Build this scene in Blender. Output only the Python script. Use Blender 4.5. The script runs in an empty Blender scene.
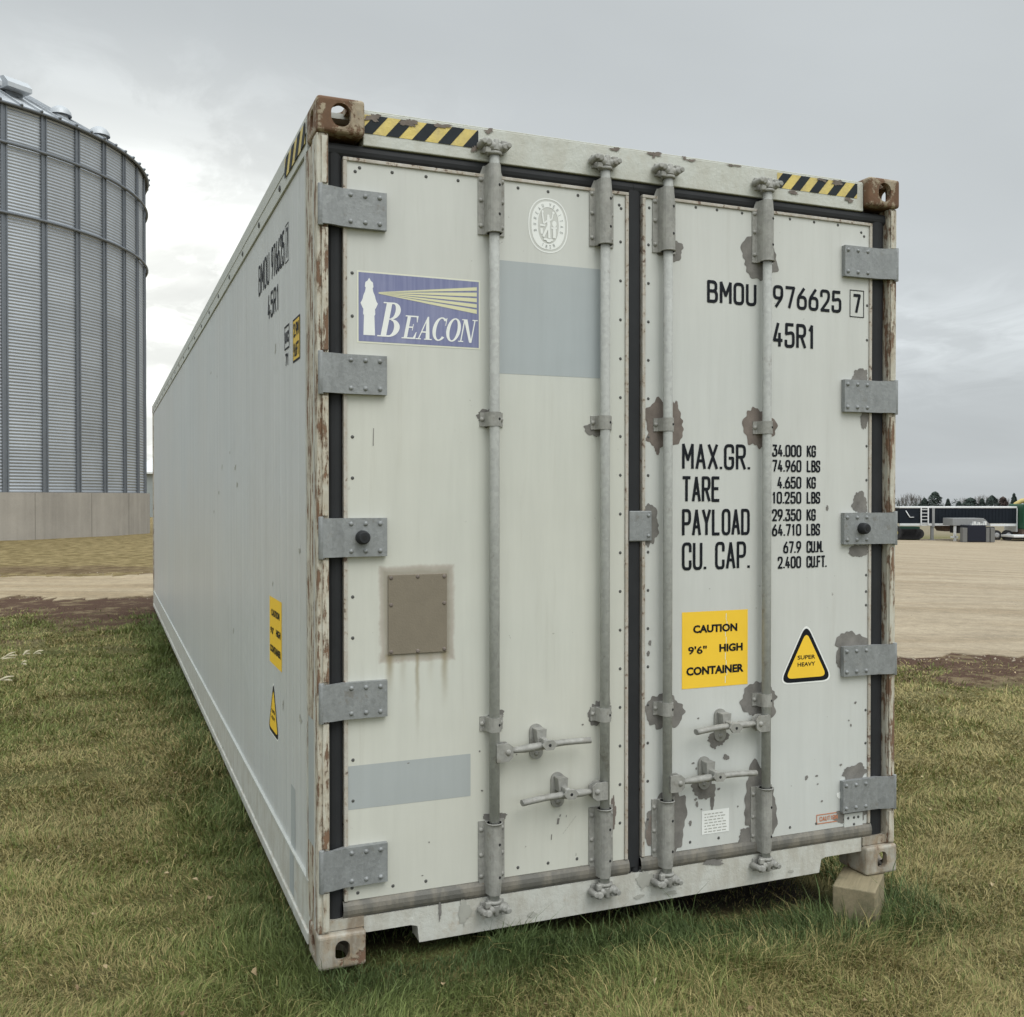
import bpy, math, random
import numpy as np
from mathutils import Vector, Matrix
from math import radians as RAD, pi, sin, cos

S = bpy.context.scene
COL = S.collection
# ------------------------------------------------------------ camera, sky, sun, exposure
YAW, PITCH = .383, -.0109
CAM = Vector((-.6551, -3.3402, 1.5735))
cd = bpy.data.cameras.new('camera')
cam = bpy.data.objects.new('camera', cd)
COL.objects.link(cam)
cam.location = CAM
cam.rotation_euler = (pi/2 + PITCH, 0, -YAW)
cd.sensor_width = 36
cd.lens = 1013.03/1024*36
cd.clip_start = .05
cd.clip_end = 6000
S.camera = cam

SUN_EL, SUN_ROT = RAD(52), RAD(165)      # veiled sun high behind the camera
world = bpy.data.worlds.new("World")
S.world = world
world.use_nodes = True


class N:
    """small node builder"""
    def __init__(s, tree):
        s.t = tree; tree.nodes.clear()

    def n(s, typ, **kw):
        nd = s.t.nodes.new(typ)
        ins = kw.pop('i', {})
        for k, v in kw.items():
            setattr(nd, k, v)
        for k, v in ins.items():
            s.put(nd.inputs[k], v)
        return nd

    def put(s, sock, v):
        if isinstance(v, bpy.types.NodeSocket):
            s.t.links.new(v, sock)
        elif isinstance(v, bpy.types.Node):
            s.t.links.new(v.outputs[0], sock)
        else:
            if hasattr(sock.default_value, '__len__') and not hasattr(v, '__len__'):
                v = (v,)*len(sock.default_value)
            if hasattr(v, '__len__') and hasattr(sock.default_value, '__len__') and len(sock.default_value) == 4 and len(v) == 3:
                v = (*v, 1)
            sock.default_value = v

    def m(s, op, a, b=0., c=0., clamp=False):
        nd = s.t.nodes.new('ShaderNodeMath'); nd.operation = op; nd.use_clamp = clamp
        for k, v in enumerate((a, b, c)):
            s.put(nd.inputs[k], v)
        return nd.outputs[0]

    def mix(s, f, a, b, blend='MIX'):
        nd = s.t.nodes.new('ShaderNodeMix'); nd.data_type = 'RGBA'; nd.blend_type = blend
        s.put(nd.inputs[0], f); s.put(nd.inputs[6], a); s.put(nd.inputs[7], b)
        return nd.outputs[2]

    def noise(s, vec, scale, detail=4, rough=.55, dist=0.):
        nd = s.n('ShaderNodeTexNoise', i={'Vector': vec, 'Scale': scale, 'Detail': detail, 'Roughness': rough, 'Distortion': dist})
        return nd.outputs[0]

    def step(s, v, a, b):
        nd = s.n('ShaderNodeMapRange', interpolation_type='SMOOTHSTEP', i={'Value': v, 'From Min': a, 'From Max': b})
        return nd.outputs[0]

    def scale(s, vec, sx, sy, sz):
        return s.n('ShaderNodeMapping', i={'Vector': vec, 'Scale': (sx, sy, sz)}).outputs[0]


w = N(world.node_tree)
sky = w.n('ShaderNodeTexSky', sky_type='NISHITA', sun_disc=False, sun_elevation=SUN_EL, sun_rotation=SUN_ROT)
sky.air_density = 1; sky.dust_density = 2
tc = w.n('ShaderNodeTexCoord')
sep = w.n('ShaderNodeSeparateXYZ', i={0: tc.outputs['Generated']})
dx, dy, dz = sep.outputs
zc = w.m('MAXIMUM', dz, 0.)
inv = w.m('DIVIDE', 1., w.m('ADD', zc, .16))
cv = w.n('ShaderNodeCombineXYZ', i={0: w.m('MULTIPLY', dx, inv), 1: w.m('MULTIPLY', dy, inv), 2: 0.}).outputs[0]
n1 = w.noise(w.scale(cv, 1.0, .8, 1), 1.5, 6, .52, .5)
n2 = w.noise(w.n('ShaderNodeVectorMath', operation='ADD', i={0: w.scale(cv, .8, 1.6, 1), 1: (3.1, 1.7, 0)}).outputs[0], .9, 4, .5, .3)
n3 = w.noise(w.n('ShaderNodeVectorMath', operation='ADD', i={0: w.scale(cv, 1.3, .9, 1), 1: (7.3, 2.2, 0)}).outputs[0], 3.2, 7, .6, .6)
# base of the cloud deck: brighter towards the zenith as overcast is, raised there and behind the camera to light the doors
lum = w.m('ADD', w.m('MULTIPLY_ADD', w.step(zc, .42, .95), 1.45, w.m('MULTIPLY_ADD', w.step(zc, .05, .42), -.07, .69)), w.m('MULTIPLY', w.step(w.m('MULTIPLY', dy, -1.), -.15, .6), .35))
lum = w.m('MULTIPLY', lum, w.m('MULTIPLY_ADD', n2, .26, .84))
# thin bright cloud towards the +Y horizon
az = w.m('ARCTAN2', dx, dy)
ba = w.m('SUBTRACT', 1., w.step(w.m('ABSOLUTE', w.m('SUBTRACT', az, .02)), .02, .46))
be = w.m('MULTIPLY', w.step(dz, -.02, .05), w.m('SUBTRACT', 1., w.step(dz, .22, .44)))
br = w.m('MULTIPLY', ba, be)
lum = w.m('ADD', lum, w.m('MULTIPLY', br, w.m('MULTIPLY_ADD', w.step(n1, .44, .58), .26, .24)))
lum = w.m('ADD', lum, w.m('MULTIPLY', br, w.m('MULTIPLY', w.step(n3, .46, .60), .22)))
# low dark bank with a bright slit above it
bank = w.m('MULTIPLY', w.m('SUBTRACT', 1., w.step(w.m('ADD', dz, w.m('MULTIPLY', w.m('SUBTRACT', n3, .5), .07)), .085, .125)), w.step(az, .25, .5))
lum = w.m('MULTIPLY', lum, w.m('SUBTRACT', 1., w.m('MULTIPLY', bank, .17)))
slit = w.m('MULTIPLY', w.m('MULTIPLY', w.step(dz, .10, .14), w.m('SUBTRACT', 1., w.step(dz, .15, .22))), w.step(az, .3, .6))
lum = w.m('ADD', lum, w.m('MULTIPLY', w.m('MULTIPLY', slit, w.step(n3, .35, .7)), .16))
warm = w.m('MULTIPLY', br, .9)
ccol = w.mix(warm, (.935, .995, 1.02), (1.01, 1.02, .97))
ccol = w.mix(1., ccol, w.n('ShaderNodeCombineColor', i={0: lum, 1: lum, 2: lum}).outputs[0], 'MULTIPLY')
bg1 = w.n('ShaderNodeBackground', i={'Color': sky.outputs[0], 'Strength': .1})
bg2 = w.n('ShaderNodeBackground', i={'Color': ccol, 'Strength': 1.})
mx = w.n('ShaderNodeMixShader', i={0: .97, 1: bg1.outputs[0], 2: bg2.outputs[0]})
w.n('ShaderNodeOutputWorld', i={0: mx.outputs[0]})

sd = bpy.data.lights.new('sun', 'SUN')
sd.energy = 1.1
sd.angle = RAD(38)
sd.color = (1, .97, .92)
sun = bpy.data.objects.new('sun', sd)
COL.objects.link(sun)
sdir = Vector((sin(SUN_ROT)*cos(SUN_EL), cos(SUN_ROT)*cos(SUN_EL), sin(SUN_EL)))
sun.rotation_euler = sdir.to_track_quat('Z', 'Y').to_euler()
sun.location = (0, -10, 20)

vs = S.view_settings
vs.view_transform = 'Standard'; vs.look = 'None'; vs.exposure = 0.0; vs.gamma = 1; vs.use_curve_mapping = False
S.render.engine = 'CYCLES'
S.cycles.max_bounces = 5
S.cycles.diffuse_bounces = 3
S.cycles.glossy_bounces = 2

# ------------------------------------------------------------ helpers
rng = random.Random(7)


def mat(name, fn):
    m_ = bpy.data.materials.new(name)
    m_.use_nodes = True
    b = N(m_.node_tree)
    p = b.n('ShaderNodeBsdfPrincipled')
    tco = b.n('ShaderNodeTexCoord').outputs['Object']
    fn(b, p, tco)
    b.n('ShaderNodeOutputMaterial', i={0: p.outputs[0]})
    return m_


def bump(b, p, h, dist, strength=1.):
    bn = b.n('ShaderNodeBump', i={'Height': h, 'Distance': dist, 'Strength': strength})
    b.put(p.inputs['Normal'], bn.outputs[0])


def plain(name, col, rough=.6, metal=0., var=.15, scale=6., bmp=0.):
    def f(b, p, t):
        n = b.noise(t, scale, 5, .6)
        k = b.m('MULTIPLY_ADD', n, var*2, 1-var)
        b.put(p.inputs['Base Color'], b.mix(1., col, b.n('ShaderNodeCombineColor', i={0: k, 1: k, 2: k}).outputs[0], 'MULTIPLY'))
        p.inputs['Roughness'].default_value = rough
        p.inputs['Metallic'].default_value = metal
        p.inputs['Specular IOR Level'].default_value = .16
        if bmp:
            bump(b, p, b.noise(t, scale*8, 4), bmp)
    return mat(name, f)


def grey(b, k):
    return b.n('ShaderNodeCombineColor', i={0: k, 1: k, 2: k}).outputs[0]


def worn_paint(name, base, dirt=(.30, .27, .21), dirt_amt=.25, speck=.5, plate=False, ribs=False, rough=.5):
    def f(b, p, t):
        big = b.noise(t, 1.1, 5, .6)
        str_ = b.noise(b.scale(t, 9, 9, .7), 2.2, 5, .6)
        fine = b.noise(b.scale(t, 60, 60, 6), 1., 3, .6)
        k = b.m('ADD', b.m('MULTIPLY_ADD', big, .13, .87), b.m('MULTIPLY_ADD', str_, .14, -.05))
        k = b.m('ADD', k, b.m('MULTIPLY_ADD', fine, .05, -.025))
        col = b.mix(1., base, grey(b, k), 'MULTIPLY')
        # faint cooler cast in places
        col = b.mix(b.m('MULTIPLY', b.step(b.noise(t, .6, 2), .4, .7), .35), col, b.mix(1., col, (.94, 1., 1.05), 'MULTIPLY'))
        # grime streaks
        d1 = b.m('MULTIPLY', b.step(b.noise(b.scale(t, 14, 14, .9), 1.6, 6, .7), .54, .80), dirt_amt)
        col = b.mix(d1, col, dirt)
        # small scuffs
        v = b.noise(t, 34, 3, .7)
        d2 = b.m('MULTIPLY', b.step(v, .70, .74), b.m('MULTIPLY', b.step(b.noise(t, 2.3, 2), .45, .65), speck))
        col = b.mix(d2, col, (.16, .14, .11))
        h = b.noise(t, 2.2, 3, .5)
        hh = b.m('MULTIPLY', h, 1.)
        if plate:
            sp = b.n('ShaderNodeSeparateXYZ', i={0: t}).outputs
            nn = b.m('MULTIPLY', b.m('SUBTRACT', b.noise(t, 16, 5, .65), .5), .03)
            ax = b.m('SUBTRACT', b.m('ABSOLUTE', b.m('SUBTRACT', sp[0], .351)), .106)
            azz = b.m('SUBTRACT', b.m('ABSOLUTE', b.m('SUBTRACT', sp[2], 1.172)), .137)
            sdf = b.m('ADD', b.m('MAXIMUM', ax, azz), nn)
            halo = b.m('SUBTRACT', 1., b.step(sdf, .004, .034))
            col = b.mix(b.m('MULTIPLY', halo, .78), col, (.27, .235, .19))
            ring = b.m('MULTIPLY', b.step(sdf, .010, .020), b.m('SUBTRACT', 1., b.step(sdf, .022, .034)))
            col = b.mix(b.m('MULTIPLY', ring, .28), col, (.30, .20, .17))
            # rust runs under the plate
            col = b.mix(b.m('MULTIPLY', b.m('SUBTRACT', 1., b.step(b.m('ADD', sp[2], b.m('MULTIPLY', b.noise(t, 1.5, 3), .5)), 1.9, 2.8)), .8), col, b.mix(1., col, (1.02, 1.005, .945), 'MULTIPLY'))
            run = 0.
            for cx, wd, ln, am in ((.252, .022, .15, .75), (.30, .02, .16, .25), (.351, .012, .34, .6), (.40, .02, .15, .2), (.45, .02, .22, .6)):
                a = b.m('SUBTRACT', 1., b.step(b.m('ABSOLUTE', b.m('SUBTRACT', b.m('ADD', sp[0], b.m('MULTIPLY', b.m('SUBTRACT', b.noise(b.scale(t, 1, 1, 9), 2.), .5), .012)), cx)), 0., wd))
                c = b.m('MULTIPLY', b.step(sp[2], 1.03-ln, 1.03), b.m('SUBTRACT', 1., b.step(sp[2], 1.03, 1.04)))
                run = b.m('ADD', run, b.m('MULTIPLY', b.m('MULTIPLY', a, c), am*1.1))
            col = b.mix(b.m('MINIMUM', run, 1.), col, (.27, .22, .13))
        if ribs:
            sp = b.n('ShaderNodeSeparateXYZ', i={0: t}).outputs
            fr = b.m('FRACT', b.m('DIVIDE', sp[1], .152))
            tri = b.m('ABSOLUTE', b.m('SUBTRACT', fr, .5))
            rib = b.step(tri, .0, .07)
            hh = b.m('ADD', b.m('MULTIPLY', rib, .55), b.m('MULTIPLY', h, 1.2))
            kk = b.noise(b.scale(t, 1, 5.5, .10), 2.2, 5, .62)
            col = b.mix(1., col, grey(b, b.m('MULTIPLY_ADD', kk, .3, .85)), 'MULTIPLY')
            # chalky smears near the corner post
            sm = b.m('MULTIPLY', b.step(b.noise(b.scale(t, 1, 7, 1.3), 3.2, 5, .62), .6, .7), b.m('SUBTRACT', 1., b.step(sp[1], .5, 1.1)))
            col = b.mix(b.m('MULTIPLY', sm, .35), col, (.72, .73, .70))
        b.put(p.inputs['Base Color'], col)
        p.inputs['Roughness'].default_value = rough
        p.inputs['Specular IOR Level'].default_value = .28
        bump(b, p, hh, .006)
    return mat(name, f)


def rusty(name, base, amount=.5, scale=7., streak=3., lo=(.10, .035, .012), hi=(.30, .12, .04), grime=(.30, .26, .20), grime_amt=.5):
    def f(b, p, t):
        v = b.scale(t, streak, streak, 1)
        n = b.noise(v, scale, 7, .68)
        n2 = b.noise(t, 28, 6, .7)
        nn = b.m('ADD', b.m('MULTIPLY', n, .75), b.m('MULTIPLY', n2, .25))
        th = .66-amount*.26
        mask = b.step(nn, th, th+.05)
        g = b.m('MULTIPLY', b.step(b.noise(b.scale(t, 2, 2, .7), 8, 6, .65), .38, .66), grime_amt)
        col = b.mix(g, base, grime)
        rc = b.mix(b.noise(t, 20, 4), lo, hi)
        col = b.mix(b.m('MULTIPLY', b.step(nn, th-.07, th), .35), col, (.38, .27, .16))
        col = b.mix(b.m('MULTIPLY', mask, .92), col, rc)
        b.put(p.inputs['Base Color'], col)
        b.put(p.inputs['Roughness'], b.m('MULTIPLY_ADD', mask, .3, .55))
        bump(b, p, b.m('ADD', b.m('MULTIPLY', mask, -.5), n2), .0035)
    return mat(name, f)


def galv(name, base=(.36, .37, .36), var=.5, metal=.35, rough=.52):
    def f(b, p, t):
        vo = b.n('ShaderNodeTexVoronoi', i={'Vector': t, 'Scale': 85.}).outputs[1]
        vg = b.n('ShaderNodeSeparateColor', i={0: vo}).outputs[0]
        n = b.noise(b.scale(t, 5, 5, 2), 6, 5, .65)
        k = b.m('ADD', b.m('MULTIPLY_ADD', n, var, 1-var/2), b.m('MULTIPLY_ADD', vg, .16, -.08))
        col = b.mix(1., base, grey(b, k), 'MULTIPLY')
        d = b.m('MULTIPLY', b.step(b.noise(t, 14, 6, .7), .58, .70), .5)
        col = b.mix(d, col, (.17, .15, .12))
        b.put(p.inputs['Base Color'], col)
        b.put(p.inputs['Roughness'], b.m('MULTIPLY_ADD', n, .25, rough-.1))
        p.inputs['Metallic'].default_value = metal
        bump(b, p, b.noise(t, 120, 4, .6), .0012)
    return mat(name, f)


class MB:
    def __init__(s):
        s.v = []; s.f = []; s.mi = []; s.sm = []

    def face(s, pts, m=0, smooth=False):
        o = len(s.v)
        s.v += [tuple(q) for q in pts]
        s.f.append(tuple(range(o, o+len(pts)))); s.mi.append(m); s.sm.append(smooth)

    def mesh(s, vs_, fs, m=0, smooth=False):
        o = len(s.v)
        s.v += [tuple(q) for q in vs_]
        for f in fs:
            s.f.append(tuple(o+i for i in f)); s.mi.append(m); s.sm.append(smooth)

    def box(s, x0, x1, y0, y1, z0, z1, m=0):
        v = [(x, y, z) for z in (z0, z1) for y in (y0, y1) for x in (x0, x1)]
        s.mesh(v, [(0, 2, 3, 1), (4, 5, 7, 6), (0, 1, 5, 4), (1, 3, 7, 5), (3, 2, 6, 7), (2, 0, 4, 6)], m)

    def obox(s, M, sx, sy, sz, m=0):
        v = [M @ Vector((x, y, z)) for z in (0, sz) for y in (-sy/2, sy/2) for x in (-sx/2, sx/2)]
        s.mesh(v, [(0, 2, 3, 1), (4, 5, 7, 6), (0, 1, 5, 4), (1, 3, 7, 5), (3, 2, 6, 7), (2, 0, 4, 6)], m)

    def tube(s, pts, rads, n=12, m=0, cap=True, squash=1.):
        pts = [Vector(p) for p in pts]
        if not hasattr(rads, '__len__'):
            rads = [rads]*len(pts)
        rings = []
        up = None
        for i, p in enumerate(pts):
            d = (pts[min(i+1, len(pts)-1)]-pts[max(i-1, 0)]).normalized()
            if up is None:
                up = Vector((0, 0, 1)) if abs(d.z) < .9 else Vector((0, 1, 0))
            a = d.cross(up).normalized(); bb = a.cross(d).normalized()
            up = bb
            rings.append([p+(a*cos(2*pi*k/n)+bb*sin(2*pi*k/n)*squash)*rads[i] for k in range(n)])
        o = len(s.v)
        for r in rings:
            s.v += [tuple(q) for q in r]
        for i in range(len(pts)-1):
            for k in range(n):
                k2 = (k+1) % n
                s.f.append((o+i*n+k, o+i*n+k2, o+(i+1)*n+k2, o+(i+1)*n+k)); s.mi.append(m); s.sm.append(True)
        if cap:
            s.f.append(tuple(o+k for k in reversed(range(n)))); s.mi.append(m); s.sm.append(False)
            s.f.append(tuple(o+(len(pts)-1)*n+k for k in range(n))); s.mi.append(m); s.sm.append(False)

    def dome(s, c, axis, r, h, n=10, m=0, rings=3):
        c = Vector(c); ax = Vector(axis).normalized()
        u = ax.orthogonal().normalized(); v = ax.cross(u)
        pts = []
        for i in range(rings):
            a = i/rings*pi/2
            for k in range(n):
                t = 2*pi*k/n
                pts.append(c+(u*cos(t)+v*sin(t))*r*cos(a)+ax*h*sin(a))
        pts.append(c+ax*h)
        fs = []
        for i in range(rings-1):
            for k in range(n):
                k2 = (k+1) % n
                fs.append((i*n+k, i*n+k2, (i+1)*n+k2, (i+1)*n+k))
        for k in range(n):
            fs.append(((rings-1)*n+k, (rings-1)*n+(k+1) % n, rings*n))
        s.mesh(pts, fs, m, True)

    def prism(s, poly, P, d0, d1, m=0, side_smooth=False):
        """poly of (u,v) extruded from depth d0 to d1, P(u,v,d) -> point"""
        n = len(poly)
        a = [P(u, v, d0) for u, v in poly]; b = [P(u, v, d1) for u, v in poly]
        s.face(list(reversed(a)), m); s.face(b, m)
        o = len(s.v)
        s.v += [tuple(q) for q in a]+[tuple(q) for q in b]
        for k in range(n):
            k2 = (k+1) % n
            s.f.append((o+k, o+k2, o+n+k2, o+n+k)); s.mi.append(m); s.sm.append(side_smooth)

    def build(s, name, mats, parent=None, bevel=0., seg=2, fix=False):
        me = bpy.data.meshes.new(name)
        me.from_pydata(s.v, [], s.f)
        if not isinstance(mats, (list, tuple)):
            mats = [mats]
        for q in mats:
            me.materials.append(q)
        me.polygons.foreach_set('material_index', s.mi)
        me.polygons.foreach_set('use_smooth', s.sm)
        me.update()
        o = bpy.data.objects.new(name, me)
        COL.objects.link(o)
        if parent is not None:
            o.parent = parent
        if fix:
            import bmesh
            bm = bmesh.new(); bm.from_mesh(me)
            bmesh.ops.remove_doubles(bm, verts=bm.verts, dist=1e-5)
            bmesh.ops.recalc_face_normals(bm, faces=bm.faces)
            bm.to_mesh(me); bm.free()
        if bevel:
            bv = o.modifiers.new('bevel', 'BEVEL'); bv.width = bevel; bv.segments = seg; bv.limit_method = 'ANGLE'; bv.angle_limit = RAD(40)
        return o


def tag(o, label=None, cat=None, group=None, kind=None):
    if label: o['label'] = label
    if cat: o['category'] = cat
    if group: o['group'] = group
    if kind: o['kind'] = kind
    return o


def empty(name, loc=(0, 0, 0), rz=0.):
    o = bpy.data.objects.new(name, None)
    COL.objects.link(o)
    o.location = loc; o.rotation_euler = (0, 0, rz)
    o.empty_display_size = .3
    return o


# ---- lettering ----------------------------------------------------------
def rnd(pts, r=.42, n=5, closed=False):
    P_ = [Vector(q) for q in pts]
    out = []
    L_ = len(P_)
    for i, p in enumerate(P_):
        if not closed and (i == 0 or i == L_-1):
            out.append(p); continue
        a, b = P_[(i-1) % L_]-p, P_[(i+1) % L_]-p
        rr = min(r, a.length*.5, b.length*.5)
        a = a.normalized()*rr; b = b.normalized()*rr
        for k in range(n+1):
            t = k/n
            out.append(p+a*(1-t)**2+b*t**2)
    if closed:
        out.append(out[0])
    return [tuple(q) for q in out]


G = {
 'A': [[(0, 0), (.5, 2), (1, 0)], [(.17, .62), (.83, .62)]],
 'B': [[(0, 0), (0, 2)], rnd([(0, 2), (.92, 2), (.92, 1.06), (0, 1.06)]), rnd([(0, 1.06), (1, 1.06), (1, 0), (0, 0)])],
 'C': [rnd([(1, 1.4), (1, 2), (0, 2), (0, 0), (1, 0), (1, .6)])],
 'D': [[(0, 0), (0, 2)], rnd([(0, 2), (1, 2), (1, 0), (0, 0)])],
 'E': [[(.95, 2), (0, 2), (0, 0), (.95, 0)], [(0, 1.05), (.8, 1.05)]],
 'F': [[(.95, 2), (0, 2), (0, 0)], [(0, 1.05), (.8, 1.05)]],
 'G': [rnd([(1, 1.4), (1, 2), (0, 2), (0, 0), (1, 0), (1, .9)]), [(1, .9), (.55, .9)]],
 'H': [[(0, 0), (0, 2)], [(1, 0), (1, 2)], [(0, 1), (1, 1)]],
 'I': [[(.5, 0), (.5, 2)]],
 'K': [[(0, 0), (0, 2)], [(1, 2), (.05, .85)], [(.35, 1.25), (1, 0)]],
 'L': [[(0, 2), (0, 0), (.9, 0)]],
 'M': [[(0, 0), (0, 2), (.5, .7), (1, 2), (1, 0)]],
 'N': [[(0, 0), (0, 2), (1, 0), (1, 2)]],
 'O': [rnd([(0, 0), (0, 2), (1, 2), (1, 0)], closed=True)],
 'P': [[(0, 0), (0, 2)], rnd([(0, 2), (1, 2), (1, .9), (0, .9)])],
 'R': [[(0, 0), (0, 2)], rnd([(0, 2), (1, 2), (1, 1.), (0, 1.)]), [(.5, 1.), (1, 0)]],
 'S': [rnd([(1, 1.45), (1, 2), (0, 2), (0, 1.1), (1, .9), (1, 0), (0, 0), (0, .55)])],
 'T': [[(0, 2), (1, 2)], [(.5, 2), (.5, 0)]],
 'U': [rnd([(0, 2), (0, 0), (1, 0), (1, 2)])],
 'V': [[(0, 2), (.5, 0), (1, 2)]],
 'X': [[(0, 0), (1, 2)], [(0, 2), (1, 0)]],
 'Y': [[(0, 2), (.5, .95), (1, 2)], [(.5, .95), (.5, 0)]],
 '0': [rnd([(0, 0), (0, 2), (1, 2), (1, 0)], closed=True)],
 '1': [[(.2, 1.6), (.55, 2), (.55, 0)]],
 '2': [rnd([(0, 1.45), (0, 2), (1, 2), (1, 1.15), (.02, 0)], .45), [(.02, 0), (1, 0)]],
 '3': [[(.05, 2), (.95, 2), (.45, 1.2)], rnd([(.45, 1.2), (1, 1.2), (1, 0), (0, 0), (0, .5)])],
 '4': [[(.5, 2), (.0, .5), (1, .5)], [(.7, 1.1), (.7, 0)]],
 '5': [[(.92, 2), (.08, 2), (.05, 1.15)], rnd([(.05, 1.15), (1, 1.3), (1, 0), (0, 0), (0, .5)])],
 '6': [rnd([(0, 0), (1, 0), (1, 1.15), (0, 1.15)], closed=True), rnd([(.03, .6), (.05, 1.1), (.75, 2)], .3)],
 '7': [[(0, 2), (1, 2), (.4, 0)]],
 '8': [rnd([(.05, 1.05), (.95, 1.05), (.95, 2), (.05, 2)], closed=True), rnd([(0, 0), (1, 0), (1, 1.05), (0, 1.05)], closed=True)],
 '9': [rnd([(0, 2), (1, 2), (1, .85), (0, .85)], closed=True), rnd([(.97, 1.4), (.95, .9), (.25, 0)], .3)],
 '.': [[(.0, .0), (.0, .06)]],
 "'": [[(.0, 2), (.0, 1.6)]],
 '"': [[(.0, 2), (.0, 1.6)], [(.3, 2), (.3, 1.6)]],
 '-': [[(.1, 1), (.9, 1)]],
 '/': [[(0, 0), (1, 2)]],
}
WID = {'.': .0, ' ': .55, "'": 0., 'I': .55, '1': .7, 'M': 1.15, '"': .3, 'W': 1.2}


def door_P(u, v, o): return (u, .035-o, v)
def side_P(u, v, o): return (-o, -u, v)


def write(mb, P, text, u0, u1, v0, v1, wt=.012, off=.0016, m=0, gap=.56, slant=0.):
    """strokes of the given weight fitting the text in the box u0..u1, v0..v1"""
    tot = 0
    for i, c in enumerate(text):
        tot += WID.get(c, 1.)+(gap if i < len(text)-1 else 0)
    sc = (u1-u0-wt)/max(tot, .001)
    sv = (v1-v0-wt)/2
    x = 0; k = 0
    for c in text:
        wd = WID.get(c, 1.)
        for line in G.get(c, []):
            g = .5 if c in 'I' else 0
            pts = [((u0+wt/2+(x+(px-0)*(wd if wd > 0 else 1)*(1 if c != 'I' else 1.0))*sc), v0+wt/2+py*sv) for px, py in line]
            pts = [(a+slant*(b-v0), b) for a, b in pts]
            for (ax, ay), (bx, by) in zip(pts[:-1], pts[1:]):
                d = Vector((bx-ax, by-ay))
                if d.length < 1e-7: continue
                d.normalize(); e = d*wt*.28
                nx, ny = -d.y*wt/2, d.x*wt/2
                o = off+.00002*(k % 7); k += 1
                mb.face([P(ax-e.x+nx, ay-e.y+ny, o), P(ax-e.x-nx, ay-e.y-ny, o), P(bx+e.x-nx, by+e.y-ny, o), P(bx+e.x+nx, by+e.y+ny, o)], m)
        x += wd+gap


def rect(mb, P, u0, u1, v0, v1, o, m=0):
    mb.face([P(u0, v0, o), P(u1, v0, o), P(u1, v1, o), P(u0, v1, o)], m)


# ------------------------------------------------------------ materials
M = {}
M['door'] = worn_paint('door paint', (.62, .625, .585), plate=True, dirt_amt=.16)
M['door2'] = worn_paint('right door paint', (.62, .625, .59), dirt_amt=.16)
M['side'] = worn_paint('side panel paint', (.605, .615, .60), ribs=True, dirt_amt=.10, speck=.15, rough=.38)
M['rail'] = worn_paint('rail paint', (.56, .57, .53), dirt_amt=.35)
M['sill'] = rusty('sill paint', (.57, .57, .52), .02, 6, .6, grime=(.36, .32, .25), grime_amt=.45)
M['header'] = rusty('header paint', (.55, .56, .51), .0, 6, .5, grime=(.42, .39, .31), grime_amt=.35)
M['post'] = rusty('post paint', (.58, .56, .48), .60, 6, 7., lo=(.09, .045, .025), hi=(.24, .125, .065), grime=(.38, .34, .26), grime_amt=.6)
M['casting'] = rusty('casting steel', (.36, .31, .22), .75, 7, 1.4, lo=(.07, .035, .02), hi=(.20, .10, .05), grime=(.17, .13, .09), grime_amt=.85)
M['casting_low'] = rusty('lower casting steel', (.42, .40, .34), .42, 9, 1.2, lo=(.10, .05, .03), hi=(.22, .12, .07), grime=(.22, .17, .12), grime_amt=.85)
M['galv'] = galv('galvanised hinge', (.27, .28, .28), .6, .25)
M['rod'] = galv('galvanised rod', (.36, .365, .34), .4, .0, .75)
M['cast'] = galv('galvanised forging', (.31, .305, .28), .9, .1, .6)
M['rubber'] = plain('gasket rubber', (.030, .031, .033), .55, var=.4)
M['dusty'] = rusty('dusty rubber', (.13, .125, .11), .0, 6, 1., grime=(.28, .25, .2), grime_amt=.6)
M['trim'] = rusty('gasket trim', (.50, .47, .42), .36, 40, 1., lo=(.10, .06, .05), hi=(.22, .15, .12))
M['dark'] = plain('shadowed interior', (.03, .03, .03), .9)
M['plate'] = plain('brown cover plate', (.22, .19, .145), .65, var=.12, scale=20, bmp=.0008)
M['chip'] = plain('bare adhesive under chipped paint', (.20, .19, .175), .8, var=.55, scale=22, bmp=.001)
M['chip2'] = plain('brown adhesive under chipped paint', (.19, .16, .14), .8, var=.55, scale=22, bmp=.001)
M['stain'] = plain('grey water stain', (.40, .395, .35), .7, var=.2, scale=20)
M['rivet'] = plain('dark rivet', (.10, .10, .095), .6)
M['black'] = plain('black lettering', (.010, .012, .016), .55, var=.3, scale=30)
M['yellow'] = plain('yellow sticker', (.93, .60, .055), .5, var=.06, scale=8)
M['fade_y'] = plain('faded yellow sticker', (.72, .50, .10), .6, var=.15, scale=30)
M['hz_y'] = rusty('hazard yellow', (.70, .55, .16), -.35, 9, 1., grime=(.42, .34, .18), grime_amt=.6)
M['hz_b'] = plain('hazard black', (.025, .03, .035), .6, var=.4, scale=20)
M['white'] = plain('white sticker', (.84, .85, .82), .5, var=.06)
M['cream'] = plain('cream sticker ink', (.74, .74, .62), .5, var=.06)
M['red'] = plain('faded red print', (.55, .22, .12), .6)


def f_blue(b, p, t):
    k = b.noise(b.scale(t, 30, 1, 1.2), 3, 4, .6)
    k2 = b.noise(t, 7, 4)
    col = b.mix(b.step(k, .3, .7), (.165, .18, .33), (.225, .24, .39))
    col = b.mix(b.m('MULTIPLY', b.step(k2, .4, .8), .35), col, (.36, .37, .50))
    b.put(p.inputs['Base Color'], col); p.inputs['Roughness'].default_value = .5


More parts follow.
